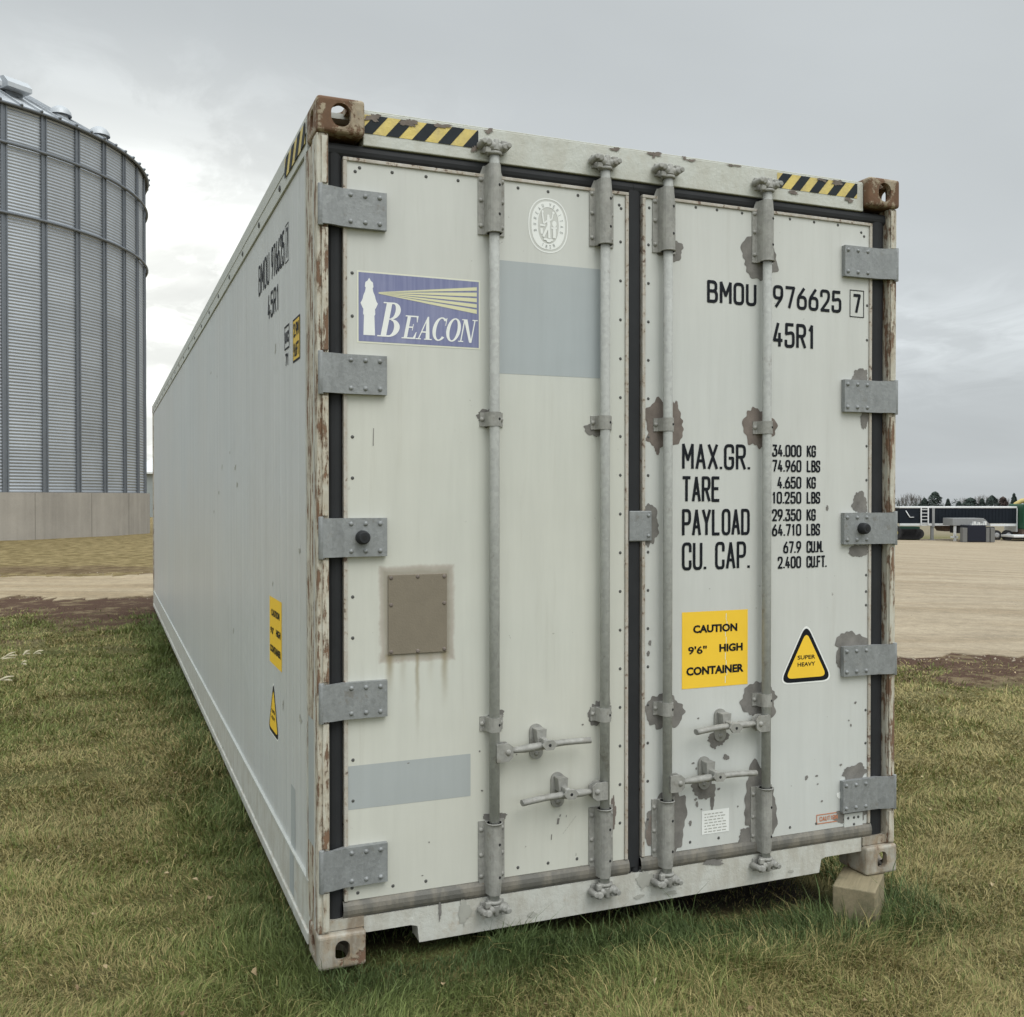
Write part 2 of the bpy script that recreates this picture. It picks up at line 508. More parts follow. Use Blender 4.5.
M['blue'] = mat('sun faded blue', f_blue)
M['repaint'] = worn_paint('grey touch up paint', (.43, .46, .465), dirt_amt=.05, speck=.3)
M['repaint2'] = worn_paint('lower grey touch up paint', (.42, .445, .44), dirt_amt=.05, speck=.5)

W_, L_, H_ = 2.438, 12.192, 2.896

# ------------------------------------------------------------ ground
F2 = Vector((sin(YAW), cos(YAW))); R2 = Vector((cos(YAW), -sin(YAW)))


def smooth(a, b, x):
    t = np.clip((x-a)/(b-a), 0, 1)
    return t*t*(3-2*t)


def hill(x, y):
    x = np.asarray(x, float); y = np.asarray(y, float)
    h = -.045-.16*smooth(.3, 2.6, x)-2.56*smooth(4, 75, x)
    h = h-.0125*np.maximum(np.hypot(x, y)-300, 0)
    h = h+.012*np.sin(x*1.3+y*.7)+.01*np.sin(x*.5-y*1.9+1)
    return h


def yard(l, d):
    """a place by its distance along the yard's edge (l) and across the yard (d)"""
    p = Vector((CAM.x, CAM.y))+R2*l+F2*d
    return p.x, p.y


def make_ground():
    # fine in the middle, coarse far off; one sheet
    g = [0.]
    st = .22
    while g[-1] < 3200:
        g.append(g[-1]+st)
        if g[-1] > 16: st *= 1.13
    ax = np.array([-q for q in reversed(g[1:])]+g)
    X, Y = np.meshgrid(ax, ax, indexing='ij')
    Z = hill(X, Y)
    n = len(ax)
    v = np.stack([X, Y, Z], -1).reshape(-1, 3)
    i = np.arange(n*n).reshape(n, n)
    f = np.stack([i[:-1, :-1], i[1:, :-1], i[1:, 1:], i[:-1, 1:]], -1).reshape(-1, 4)
    me = bpy.data.meshes.new('ground')
    me.from_pydata(v.tolist(), [], f.tolist())
    me.polygons.foreach_set('use_smooth', [True]*len(f))
    o = bpy.data.objects.new('ground', me)
    COL.objects.link(o)

    def fn(b, p, t):
        sp = b.n('ShaderNodeSeparateXYZ', i={0: t}).outputs
        rx = b.m('SUBTRACT', sp[0], CAM.x); ry = b.m('SUBTRACT', sp[1], CAM.y)
        D = b.m('ADD', b.m('MULTIPLY', rx, F2.x), b.m('MULTIPLY', ry, F2.y))
        Lx = b.m('ADD', b.m('MULTIPLY', rx, R2.x), b.m('MULTIPLY', ry, R2.y))
        big = b.noise(t, .55, 4, .6)
        mid = b.noise(t, 3., 5, .65)
        fine = b.noise(t, 45, 5, .7)
        vf = b.noise(t, 160, 3, .7)
        col = b.mix(b.step(mid, .35, .65), (.095, .10, .035), (.18, .16, .065))
        col = b.mix(b.m('MULTIPLY', b.step(big, .45, .65), .5), col, (.19, .165, .09))
        col = b.mix(1., col, grey(b, b.m('ADD', b.m('MULTIPLY', fine, .9), b.m('MULTIPLY_ADD', vf, .7, .2))), 'MULTIPLY')
        wob = b.m('MULTIPLY', b.m('SUBTRACT', b.noise(t, .9, 7, .75), .5), 2.6)
        Dw = b.m('ADD', D, wob)
        soil = (.10, .060, .042)
        scol = b.mix(b.step(b.noise(t, 2.2, 7, .8), .5, .62), soil, (.22, .17, .10))
        scol = b.mix(1., scol, grey(b, b.m('MULTIPLY_ADD', fine, 1.2, .4)), 'MULTIPLY')
        right = b.step(Lx, 0., 1.)
        # bare wet soil along the yard's edge, right of the container
        s1 = b.m('MULTIPLY', b.m('MULTIPLY', b.step(Dw, 9.2, 9.9), b.m('SUBTRACT', 1., b.step(Dw, 12.2, 12.8))), right)
        # and, broken up, on its left
        left = b.m('SUBTRACT', 1., right)
        Dl = b.m('ADD', Dw, b.m('MULTIPLY', b.m('SUBTRACT', b.noise(b.scale(t, 1, 2.5, 1), .8, 7, .8), .5), 6.))
        s2 = b.m('MULTIPLY', b.m('MULTIPLY', b.step(Dl, 12.3, 13.6), b.m('SUBTRACT', 1., b.step(Dl, 16.6, 17.4))), left)
        s3 = b.m('MULTIPLY', b.m('MULTIPLY', b.step(Dl, 11.6, 12.1), b.m('SUBTRACT', 1., b.step(Dl, 12.4, 12.9))), left)
        s4 = b.m('MULTIPLY', b.m('MULTIPLY', b.step(Dl, 21.2, 21.8), b.m('SUBTRACT', 1., b.step(Dl, 23., 24.))), left)
        sm_ = b.m('MINIMUM', b.m('ADD', b.m('ADD', b.m('ADD', s1, s2), b.m('MULTIPLY', s3, .7)), b.m('MULTIPLY', s4, .6)), 1.)
        # dry rough grass beyond the lane
        dry = b.m('MULTIPLY', b.step(D, 17., 20.), left)
        col = b.mix(b.m('MULTIPLY', dry, .9), col, b.mix(1., b.mix(b.step(mid, .4, .6), (.17, .125, .055), (.32, .25, .125)), grey(b, b.m('MULTIPLY_ADD', fine, .9, .5)), 'MULTIPLY'))
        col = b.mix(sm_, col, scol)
        und_shade = b.m('MULTIPLY', b.m('MULTIPLY', b.step(sp[0], .12, .25), b.m('SUBTRACT', 1., b.step(sp[0], 2.2, 2.35))), b.m('MULTIPLY', b.step(sp[1], .08, .3), b.m('SUBTRACT', 1., b.step(sp[1], 11.9, 12.1))))
        col = b.mix(und_shade, col, (.05, .04, .03))  # bare soil under the container, coloured darker to deepen the shade there
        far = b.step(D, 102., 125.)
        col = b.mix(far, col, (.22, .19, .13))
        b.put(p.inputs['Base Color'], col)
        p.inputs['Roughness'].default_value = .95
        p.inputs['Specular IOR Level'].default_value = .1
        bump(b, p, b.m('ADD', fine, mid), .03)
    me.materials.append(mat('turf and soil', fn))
    tag(o, kind='structure')


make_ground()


def gravel_sheet(name, l0, l1, d0, d1, nl, nd, seed, base, lift=.012):
    r = np.random.RandomState(seed)
    ph = r.rand(8)*6.28
    def wob(q, k): return .07*np.sin(q*41+ph[k+1])+.16*np.sin(q*1.1+ph[k])+.1*np.sin(q*2.9+ph[k+1])+.06*np.sin(q*7.3+ph[k+2])+.04*np.sin(q*17+ph[k+3])
    ls = np.linspace(l0, l1, nl)
    tt = np.linspace(0, 1, nd)**2
    rag = lambda: np.convolve(r.normal(0, .16, nl), np.ones(2)/2, 'same')+np.convolve(r.normal(0, .4, nl), np.ones(11)/11, 'same')
    a = d0+wob(ls, 0)+rag(); b_ = d1+wob(ls, 4)+rag()
    Lg = np.repeat(ls[:, None], nd, 1)
    Dg = a[:, None]*(1-tt)+b_[:, None]*tt
    X = CAM.x+R2.x*Lg+F2.x*Dg; Y = CAM.y+R2.y*Lg+F2.y*Dg
    Z = hill(X, Y)+lift+.0016*np.maximum(Dg-14, 0)
    Z[:, 0] -= .07; Z[:, -1] -= .07
    v = np.stack([X, Y, Z], -1).reshape(-1, 3)
    i = np.arange(nl*nd).reshape(nl, nd)
    f = np.stack([i[:-1, :-1], i[1:, :-1], i[1:, 1:], i[:-1, 1:]], -1).reshape(-1, 4)
    me = bpy.data.meshes.new(name); me.from_pydata(v.tolist(), [], f.tolist())
    o = bpy.data.objects.new(name, me); COL.objects.link(o)

    def fn(b, p, t):
        rt = b.n('ShaderNodeVectorRotate', rotation_type='Z_AXIS', i={'Vector': t, 'Angle': YAW}).outputs[0]
        trk = b.noise(b.scale(rt, .12, 1.3, 1), 1., 5, .6)
        md = b.noise(b.scale(rt, .5, 1.6, 1), 1.2, 6, .7)
        st = b.noise(t, 26, 4, .8)
        st2 = b.noise(t, 5, 5, .75)
        k = b.m('ADD', b.m('ADD', b.m('MULTIPLY_ADD', trk, .34, .50), b.m('MULTIPLY_ADD', md, .5, -.2)), b.m('ADD', b.m('MULTIPLY_ADD', st, .7, -.35), b.m('MULTIPLY_ADD', st2, .7, -.35)))
        col = b.mix(b.step(trk, .35, .6), base, tuple(q*f_ for q, f_ in zip(base, (1.08, 1.12, 1.18))))
        b.put(p.inputs['Base Color'], b.mix(1., col, grey(b, k), 'MULTIPLY'))
        p.inputs['Roughness'].default_value = .95
        p.inputs['Specular IOR Level'].default_value = .15
        bump(b, p, b.m('ADD', st, st2), .02)
    me.materials.append(mat(name+' stones', fn))
    tag(o, kind='structure')
    return o


gravel_sheet('gravel_yard', 3., 160., 11.4, 104., 1300, 40, 3, (.45, .36, .245))
gravel_sheet('gravel_road', -60., 3., 16.2, 21.3, 1200, 14, 5, (.46, .36, .23), .012)

# ------------------------------------------------------------ the container
box_ = empty('shipping_container')
tag(box_, 'long light grey refrigerated shipping container with rusty corner fittings, standing in the grass', 'shipping container')


def stadium(cx, cy, w_, h_, n=8):
    r = min(w_, h_)/2
    pts = []
    for k in range(4*n):
        a = 2*pi*(k+.5)/(4*n)
        x = cos(a)*r; y = sin(a)*r
        x += math.copysign(max(w_/2-r, 0), x); y += math.copysign(max(h_/2-r, 0), y)
        pts.append((cx+x, cy+y))
    return pts


def casting(x, y, z, sx, sy, sz, m, low):
    """corner fitting occupying a corner at (x,y,z), growing in the directions sx, sy, sz"""
    A, B, C = .162, .178, .118
    o_mb = MB(); o_mb.box(min(x, x+sx*A), max(x, x+sx*A), min(y, y+sy*B), max(y, y+sy*B), min(z, z+sz*C), max(z, z+sz*C))
    o = o_mb.build('corner_casting', m, box_, fix=True)
    bv = o.modifiers.new('round', 'BEVEL'); bv.width = .012; bv.segments = 3; bv.limit_method = 'ANGLE'
    cut = MB()
    t = .024
    cut.box(min(x+sx*t, x+sx*(A-t)), max(x+sx*t, x+sx*(A-t)), min(y+sy*t, y+sy*(B-t)), max(y+sy*t, y+sy*(B-t)), min(z+sz*t, z+sz*(C-t)), max(z+sz*t, z+sz*(C-t)))
    c1 = cut.build('cut', m, fix=True)
    hw, hh = (.05, .072) if low else (.066, .078)
    hx = .081
    c2m = MB(); c2m.prism(stadium(x+sx*hx, z+sz*C/2, hw, hh), lambda u, v, d: (u, d, v), y-sy*.05, y+sy*.06)
    c2 = c2m.build('cut', m, fix=True)
    c3m = MB(); c3m.prism(stadium(y+sy*.085, z+sz*C/2, .05, .07), lambda u, v, d: (d, u, v), x-sx*.05, x+sx*.06)
    c3 = c3m.build('cut', m, fix=True)
    c4m = MB(); c4m.prism(stadium(x+sx*.081, y+sy*.089, .063, .122), lambda u, v, d: (u, v, d), z-sz*.05, z+sz*.06)
    c4 = c4m.build('cut', m, fix=True)
    for c in (c1, c2, c3, c4):
        bo = o.modifiers.new('b', 'BOOLEAN'); bo.operation = 'DIFFERENCE'; bo.object = c; bo.solver = 'EXACT'
    dg = bpy.context.evaluated_depsgraph_get()
    me = bpy.data.meshes.new_from_object(o.evaluated_get(dg))
    o.modifiers.clear()
    o.data = me
    for c in (c1, c2, c3, c4):
        bpy.data.objects.remove(c)
    return o


E_ = .002
for sx_, x_ in ((1, -E_), (-1, W_+E_)):
    for sy_, y_ in ((1, -.004), (-1, L_+.004)):
        casting(x_, y_, H_+.004, sx_, sy_, -1, M['casting'], False)
        casting(x_, y_, -.002, sx_, sy_, 1, M['casting_low'], True)

# shell: side walls, roof, floor, end wall
mb = MB(); mb.box(.008, .06, .10, L_-.10, .235, 2.768); mb.build('side_wall', M['side'], box_)
mb = MB(); mb.box(W_-.06, W_-.008, .10, L_-.10, .235, 2.768); mb.build('side_wall', M['side'], box_)
mb = MB(); mb.box(.062, W_-.062, .10, L_-.1, H_-.03, H_-.012); mb.build('roof', M['rail'], box_)
mb = MB(); mb.box(.03, W_-.03, .20, L_-.05, .13, .20)
for k in range(26): mb.box(.04, W_-.04, .45+k*.44, .50+k*.44, .035, .13)
mb.build('underframe', M['dark'], box_)
mb = MB(); mb.box(.165, W_-.165, L_-.04, L_-.004, .05, H_-.01); mb.build('end_wall', M['side'], box_)
for sx_ in (1, -1):
    X = lambda a: a if sx_ == 1 else W_-a
    def bx(m_, a, b, *r): m_.box(min(X(a), X(b)), max(X(a), X(b)), *r)
    mb = MB()
    bx(mb, .0, .06, .18, L_-.18, 2.77, H_)
    bx(mb, -.0025, .0, .18, L_-.18, 2.83, H_-.012)
    mb.build('top_rail', M['rail'], box_, .004)
    mb = MB()
    for k in range(20): mb.dome((X(-.003) if sx_ == 1 else X(-.003), .75+k*.58, 2.80), (-sx_, 0, 0), .014, .004)
    mb.build('rail_bolt', M['rivet'], box_)['kind'] = 'stuff'
    mb = MB()
    bx(mb, .002, .05, .176, L_-.176, .06, .233)
    bx(mb, -.006, .05, .176, L_-.176, .018, .06)
    mb.build('bottom_rail', M['sill'], box_, .004)
    mb = MB()
    bx(mb, -.003, .008, .18, L_-.18, .2335, .2415)
    mb.build('rail_edge', M['rail'], box_)
    # front (door end) and rear posts
    for y0, y1, yo in ((.012, .086, 1), (L_-.086, L_-.012, -1)):
        mb = MB()
        bx(mb, 0, .04, y0, y1, .1165, 2.7815)
        if yo == 1:
            bx(mb, 0, .012, .086, .20, .12, 2.768)
        else:
            bx(mb, 0, .012, L_-.2, L_-.086, .12, 2.768)
        mb.build('corner_post', M['post'], box_, .006, 3)
    # seam strip on the post's flank
    mb = MB(); bx(mb, -.003, 0., .196, .212, .242, 2.768); bx(mb, -.003, 0., .055, .062, .12, 2.77)
    mb.build('seam_strip', M['rail'], box_)
    # pale locking strips on the post face between the hinges
    zs = [.12, .262, .397, .828, .953, 1.374, 1.506, 1.919, 2.056, 2.476, 2.608, 2.778]
    for k in range(0, 11, 2):
        mb = MB(); bx(mb, .016, .037, .004, .012, zs[k]+.006, zs[k+1]-.008)
        mb.build('post_strip', M['post'], box_, .002)

# header and sill of the door frame
mb = MB(); mb.box(.162, W_-.162, .03, .11, 2.762, 2.878)
mb.box(.162, W_-.162, .034, .11, 2.878, 2.884)
mb.build('door_header', M['header'], box_, .004)
mb = MB()
prof = [(.160, .148), (W_-.160, .152), (W_-.160, .094), (2.094, .094), (2.072, .088), (2.062, .034), (.355, .028), (.349, .086), (.325, .093), (.160, .093)]
mb.prism(list(reversed(prof)), lambda u, v, d: (u, -d, v), -.11, -.03)
mb.build('door_sill', M['sill'], box_, .004)
for a, b in ((.04, .158), (W_-.158, W_-.04)):
    mb = MB(); mb.box(a, b, .022, .10, .1185, .152); mb.build('sill_end', M['casting_low'], box_)
# near-black sheet behind the doors: the shade of the gaps as colour
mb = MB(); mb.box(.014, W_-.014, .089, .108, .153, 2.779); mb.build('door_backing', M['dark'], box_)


# hazard stripes on the header
def hazard(P, u0, u1, v0, v1, n, first):
    mb = MB()
    rect(mb, P, u0, u1, v0, v1, .0012, 0)
    sl = (v1-v0)*.85
    wd = (u1-u0+sl)/(2*n)
    for k in range(n):
        a = u0-sl+wd*(2*k+first)
        q = [(a, v0), (a+wd, v0), (a+wd+sl, v1), (a+sl, v1)]
        # clip to the band
        out = []
        for (x1, y1), (x2, y2) in zip(q, q[1:]+q[:1]):
            for lim, sg in ((u0, 1), (u1, -1)):
                pass
            out.append((x1, y1))
        def clip(poly, lim, sg):
            res = []
            for i_ in range(len(poly)):
                p_, q_ = poly[i_], poly[(i_+1) % len(poly)]
                ip, iq = sg*(p_[0]-lim) >= 0, sg*(q_[0]-lim) >= 0
                if ip: res.append(p_)
                if ip != iq:
                    t_ = (lim-p_[0])/(q_[0]-p_[0])
                    res.append((lim, p_[1]+(q_[1]-p_[1])*t_))
            return res
        out = clip(clip(out, u0, 1), u1, -1)
        if len(out) > 2:
            mb.face([P(u_, v_, .0022) for u_, v_ in out], 1)
    return mb.build('hazard_stripes', [M['hz_y'], M['hz_b']], box_)


head_P = lambda u, v, o: (u, .03-o, v)
hazard(head_P, .166, .574, 2.803, 2.866, 5, .75)
hazard(head_P, 1.844, 2.243, 2.811, 2.871, 5, .6)
hazard(lambda u, v, o: (-.003-o, -u, v), -.62, -.19, 2.80, 2.872, 4, .6)


# torn and chipped paint
def patch(cx, cz, rx, rz, seed, P, parent, name='chipped_patch', m='chip', o=.0012, jag=.22, n=84):
    r = random.Random(seed)
    ph = [(r.uniform(0, 6.28), r.uniform(.3, 1)) for _ in range(14)]
    pts = []
    for k in range(n):
        a = 2*pi*k/n
        q = 1+sum(jag*A_/(j*.7+1)*sin((j+2)*a+p_) for j, (p_, A_) in enumerate(ph))*.8
        q += jag*.22*(sin(11*a+ph[0][0])*sin(5*a+ph[1][0])+.5*sin(19*a+ph[2][0]))
        q = max(q, .35)
        pts.append((cx+cos(a)*rx*q, cz+sin(a)*rz*q))
    mb = MB(); c = P(cx, cz, o)
    vs_ = [c]+[P(u, v, o) for u, v in pts]
    mb.mesh(vs_, [(0, 1+k, 1+(k+1) % n) for k in range(n)])
    return mb.build(name, M[m], parent)


rr_ = random.Random(5)
for k in range(7):
    u = rr_.uniform(.6, 1.7); patch(u, 2.872+rr_.uniform(-.004, .004), rr_.uniform(.008, .03), rr_.uniform(.003, .009), 100+k, head_P, box_, 'paint_chip', 'chip2', .0028+.00004*k, .5)
for k, (u, v, a, b) in enumerate(((.32, 2.858, .03, .012), (.44, 2.864, .03, .007), (2.14, 2.864, .03, .009), (.56, 2.80, .010, .012), (1.92, 2.80, .02, .008), (2.06, 2.866, .02, .006), (.195, 2.858, .024, .012), (2.20, 2.80, .02, .008))):
    patch(u, v, a, b, 200+k, head_P, box_, 'paint_chip', 'chip2', .0036+.00004*k, .5)
for k, (u, v, a, b) in enumerate(((.43, .13, .006, .03), (.52, .11, .02, .045), (.78, .06, .02, .008), (1.25, .12, .035, .035), (1.22, .06, .02, .008), (1.36, .054, .03, .007), (1.55, .148, .04, .015), (1.92, .06, .012, .006))):
    patch(u, v, a, b, 220+k, head_P, box_, 'sill_stain', 'chip' if k in (0, 6) else 'stain', .0025+.00005*k, .35)


# ---- doors --------------------------------------------------------------
def rivets(mb, pts):
    for x, z in pts:
        mb.dome((x, .035, z), (0, -1, 0), .0062, .003, 8, 1, 2)


def door(x0, x1, m, riv, holes=None):
    mb = MB()
    mb.box(x0, x1, .035, .088, .2075, 2.704)
    rivets(mb, riv)
    return mb.build('door', [m, M['rivet']], box_)


zp = [2.33, 2.185, 1.778, 1.639, 1.237, 1.098, .684, .545]
rl = [(.124, z) for z in zp]+[(.15, 2.686), (.135, 2.672), (.12, .25), (.14, .23)]
rl += [(x, 2.684) for x in (.263, .384, .501, .728, .846, .966)]+[(x, .236) for x in (.263, .381, .728, .847, .964)]
rl += [(1.143, 2.53-.1455*k) for k in range(16)]+[(1.137, 2.667), (1.145, 2.655)]
dl = door(.106, 1.161, M['door'], rl)
dl['label'] = 'left container door with the blue sticker, pale oval seal and brown cover plate'
rr = [(2.302, z) for z in (2.374, 2.23, 1.788, 1.646, 1.249, 1.18, 1.123, .683, .544)]
rr += [(x, 2.694) for x in (1.47, 1.566, 1.682, 1.911, 2.03, 2.15)]+[(2.27, 2.675), (2.285, 2.66)]
rr += [(1.262, 2.53-.1455*k) for k in range(16)]+[(1.265, 2.67)]+[(x, .236) for x in (1.45, 1.58, 1.92, 2.05, 2.19)]
dr = door(1.247, 2.310, M['door2'], rr)
dr['label'] = 'right container door with black weight lettering and yellow warning stickers'


def frame_trim(parent, x0, x1, z0, z1, sides):
    mb = MB(); t = .012
    if 'l' in sides: mb.box(x0-.0135, x0-.0005, .028, .08, z0, z1)
    if 'r' in sides: mb.box(x1+.0005, x1+.0135, .028, .08, z0, z1)
    if 't' in sides: mb.box(x0-.0135, x1+.0135, .028, .08, z1+.0005, z1+.0125)
    mb.build('gasket_trim', M['trim'], parent, .002)


frame_trim(dl, .106, 1.161, .2075, 2.704, 'lrt')
frame_trim(dr, 1.247, 2.310, .2075, 2.704, 'lrt')


def strip(mb, x0, x1, z0, z1, yf, yb=.088, seg=6, vertical=True):
    """rounded rubber lip"""
    n = seg
    pr = []
    for k in range(n+1):
        a = pi*k/n
        c_ = (x0+x1)/2 if vertical else (z0+z1)/2
        h_ = (x1-x0)/2 if vertical else (z1-z0)/2
        pr.append((c_-cos(a)*h_, yf+(1-sin(a))*.016))
    for (a0, y0), (a1, y1) in zip(pr[:-1], pr[1:]):
        if vertical: mb.face([(a0, y0, z0), (a1, y1, z0), (a1, y1, z1), (a0, y0, z1)], 0, False)
        else: mb.face([(x0, y0, a0), (x1, y0, a0), (x1, y1, a1), (x0, y1, a1)], 0, False)


def gasket(parent, xa0, xa1, xb0, xb1):
    mb = MB(); strip(mb, xa0, xa1, .152, 2.744, .036); strip(mb, xb0, xb1, .152, 2.744, .036)
    strip(mb, xa0, xb1, 2.7165, 2.7635, .034, vertical=False)
    mb.build('gasket', M['rubber'], parent)
    mb = MB(); strip(mb, min(xa1, xb1)-.004, max(xa0, xb0)+.004, .150, .2072, .022, vertical=False)
    mb.build('bottom_gasket', M['dusty'], parent)


gasket(dl, .0405, .092, 1.1745, 1.1975)
gasket(dr, 1.1985, 1.2325, 2.3235, W_-.0405)
# centre astragal
mb = MB(); mb.box(1.178, 1.218, .036, .05, .17, 2.735); mb.build('centre_seal', M['rubber'], dl, .004)


def hinge(parent, z0, z1, mirror, stopper=False):
    X = (lambda a: W_-a) if mirror else (lambda a: a)
    mb = MB()
    pe = .268 if mirror else .239
    top = [(.006, -.004), (.045, -.004), (.09, .011), (pe, .013), (pe, .0345), (.09, .0345), (.045, .0115), (.006, .0115)]
    if mirror: top = [(a, b) for a, b in reversed(top)]
    mb.prism([(X(a), b) for a, b in top], lambda u, v, d: (u, v, d), z0, z1)
    o = mb.build('hinge', M['galv'], parent, .0022)
    # bolts joined into the same mesh is fine detail of the plate
    mb2 = MB()
    mb2.prism(top and [(X(a), b) for a, b in top], lambda u, v, d: (u, v, d), z0, z1)
    for xx in ((.153, .203, .253) if mirror else (.114, .164, .214)):
        for zz in (z0+.019, z1-.019):
            mb2.dome((X(xx), .0125, zz), (0, -1, 0), .0085, .007, 10)
    mb2.tube([(X(.011), .003, z0-.006), (X(.011), .003, z1+.006)], .009, 10)
    bpy.data.objects.remove(o)
    o = mb2.build('hinge', M['galv'], parent, .0016)
    if stopper:
        mb3 = MB(); c = (X(.178 if mirror else .152), .013, (z0+z1)/2)
        mb3.tube([(c[0], .014, c[2]), (c[0], .002, c[2]), (c[0], -.014, c[2]), (c[0], -.022, c[2])], [.024, .024, .022, .017], 18)
        mb3.tube([(c[0], -.022, c[2]), (c[0], -.0235, c[2])], [.008, .008], 10, m=1)
        mb3.build('rubber_stop', [M['rubber'], M['dark']], parent)
    return o


HZ = [(2.478, 2.604), (1.921, 2.053), (1.374, 1.504), (.828, .951), (.263, .395)]
for k, (a, b) in enumerate(HZ):
    hinge(dl, a, b, False, k == 2)
    hinge(dr, a+.006, b+.006, True, k == 2)

# small plate over the middle gap
mb = MB(); mb.box(1.176, 1.272, .022, .030, 1.408, 1.523)
for z in (1.428, 1.505): mb.dome((1.257, .022, z), (0, -1, 0), .0075, .006)
mb.build('centre_plate', M['galv'], dr, .004)


def hat(mb, cx, z0, z1, hw=.050, r=.0265, taper=None, m=0):
    """bolted guide: flange plates with a rounded bridge over the rod"""
    def prof(s_=1., fl=1.):
        p = [(-hw*fl, .0345), (-hw*fl, .029), (-r*s_-.003, .029)]
        for k in range(9):
            a = pi-pi*k/8
            p.append((r*s_*cos(a), .002-r*s_*sin(a)*.9))
        p += [(r*s_+.003, .029), (hw*fl, .029), (hw*fl, .0345)]
        return p
    zs_ = [(z0, prof()), (z1, prof())]
    if taper == 'up':
        zs_ = [(z0, prof()), (z1-.045, prof()), (z1, prof(.86, .62))]
    if taper == 'down':
        zs_ = [(z0, prof(.86, .62)), (z0+.045, prof()), (z1, prof())]
    n = len(zs_[0][1])
    vs_ = [(cx+u, y, z) for z, p in zs_ for u, y in p]
    fs = []
    for i in range(len(zs_)-1):
        for k in range(n-1):
            fs.append((i*n+k, i*n+k+1, (i+1)*n+k+1, (i+1)*n+k))
    mb.mesh(vs_, fs, m, False)
    mb.face([(cx+u, y, z0) for u, y in reversed(zs_[0][1])], m)
    mb.face([(cx+u, y, z1) for u, y in zs_[-1][1]], m)


def lock_gear(parent, cx, handle_side):
    mb = MB(); mb.tube([(cx, 0, .135), (cx, 0, 2.80)], .0182, 16); mb.build('locking_bar', M['rod'], parent)
    # long housings
    for z0, z1, tp in ((2.503, 2.745, 'up'), (.166, .422, 'down')):
        mb = MB(); hat(mb, cx, z0, z1, taper=tp)
        zz = [z0+.03, z0+.12, z1-.05] if tp == 'up' else [z0+.06, z1-.12, z1-.03]
        for z in zz:
            for s_ in (-1, 1): mb.dome((cx+s_*.040, .029, z), (0, -1, 0), .0085, .007)
        for z in (z0+.065, z1-.075): mb.dome((cx+.012, -.0195, z), (0, -1, 0), .0055, .0015, 8, 1)
        mb.tube([(cx, 0, z0 if tp == 'up' else z1-.004), (cx, 0, z0+.004 if tp == 'up' else z1)], .030, 14)
        mb.build('bar_housing', [M['cast'], M['dark']], parent, .0025)
    for z in (1.850, .770):
        mb = MB(); hat(mb, cx, z-.025, z+.025, .044, .0245)
        for s_ in (-1, 1): mb.dome((cx+s_*.036, .029, z), (0, -1, 0), .0085, .007)
        mb.dome((cx+.012, -.0175, z), (0, -1, 0), .005, .0015, 8, 1)
        mb.build('bar_bracket', [M['cast'], M['dark']], parent, .003)
    for z, s_ in ((2.775, 1), (.148, -1)):
        mb = MB()
        mb.tube([(cx, 0, z), (cx, 0, z+s_*.012)], [.027, .027], 14)
        mb.tube([(cx-.026, -.006, z+s_*.03), (cx+.028, -.004, z+s_*.027)], [.019, .017], 10)
        mb.tube([(cx-.03, -.028, z+s_*.038), (cx-.028, -.004, z+s_*.04)], [.012, .019], 10)
        mb.tube([(cx+.034, -.026, z+s_*.030), (cx+.030, -.002, z+s_*.03)], [.011, .018], 10)
        mb.tube([(cx, -.012, z+s_*.012), (cx+.004, -.010, z+s_*.055)], [.016, .010], 8)
        mb.box(cx-.04, cx-.018, -.02, -.004, z+s_*.012-.01, z+s_*.012+.012)
        mb.box(cx+.02, cx+.044, -.018, -.004, z+s_*.04-.012, z+s_*.04+.012)
        mb.build('bar_cam', M['cast'], parent, .004)


RODS = [.624, 1.061, 1.327, 1.777]
for k, x in enumerate(RODS):
    lock_gear(dl if k < 2 else dr, x, 0)
    for z, s_ in ((2.812, 1), (.112, -1)):      # keepers fixed to the frame
        mb = MB()
        mb.box(x-.045, x+.045, .022, .0295, z-.025, z+.025)
        mb.tube([(x-.046, .024, z), (x-.046, -.030, z+.003)], [.014, .010], 10)
        mb.tube([(x+.046, .024, z), (x+.046, -.028, z-.002)], [.014, .010], 10)
        mb.build('cam_keeper', M['cast'], box_, .003)


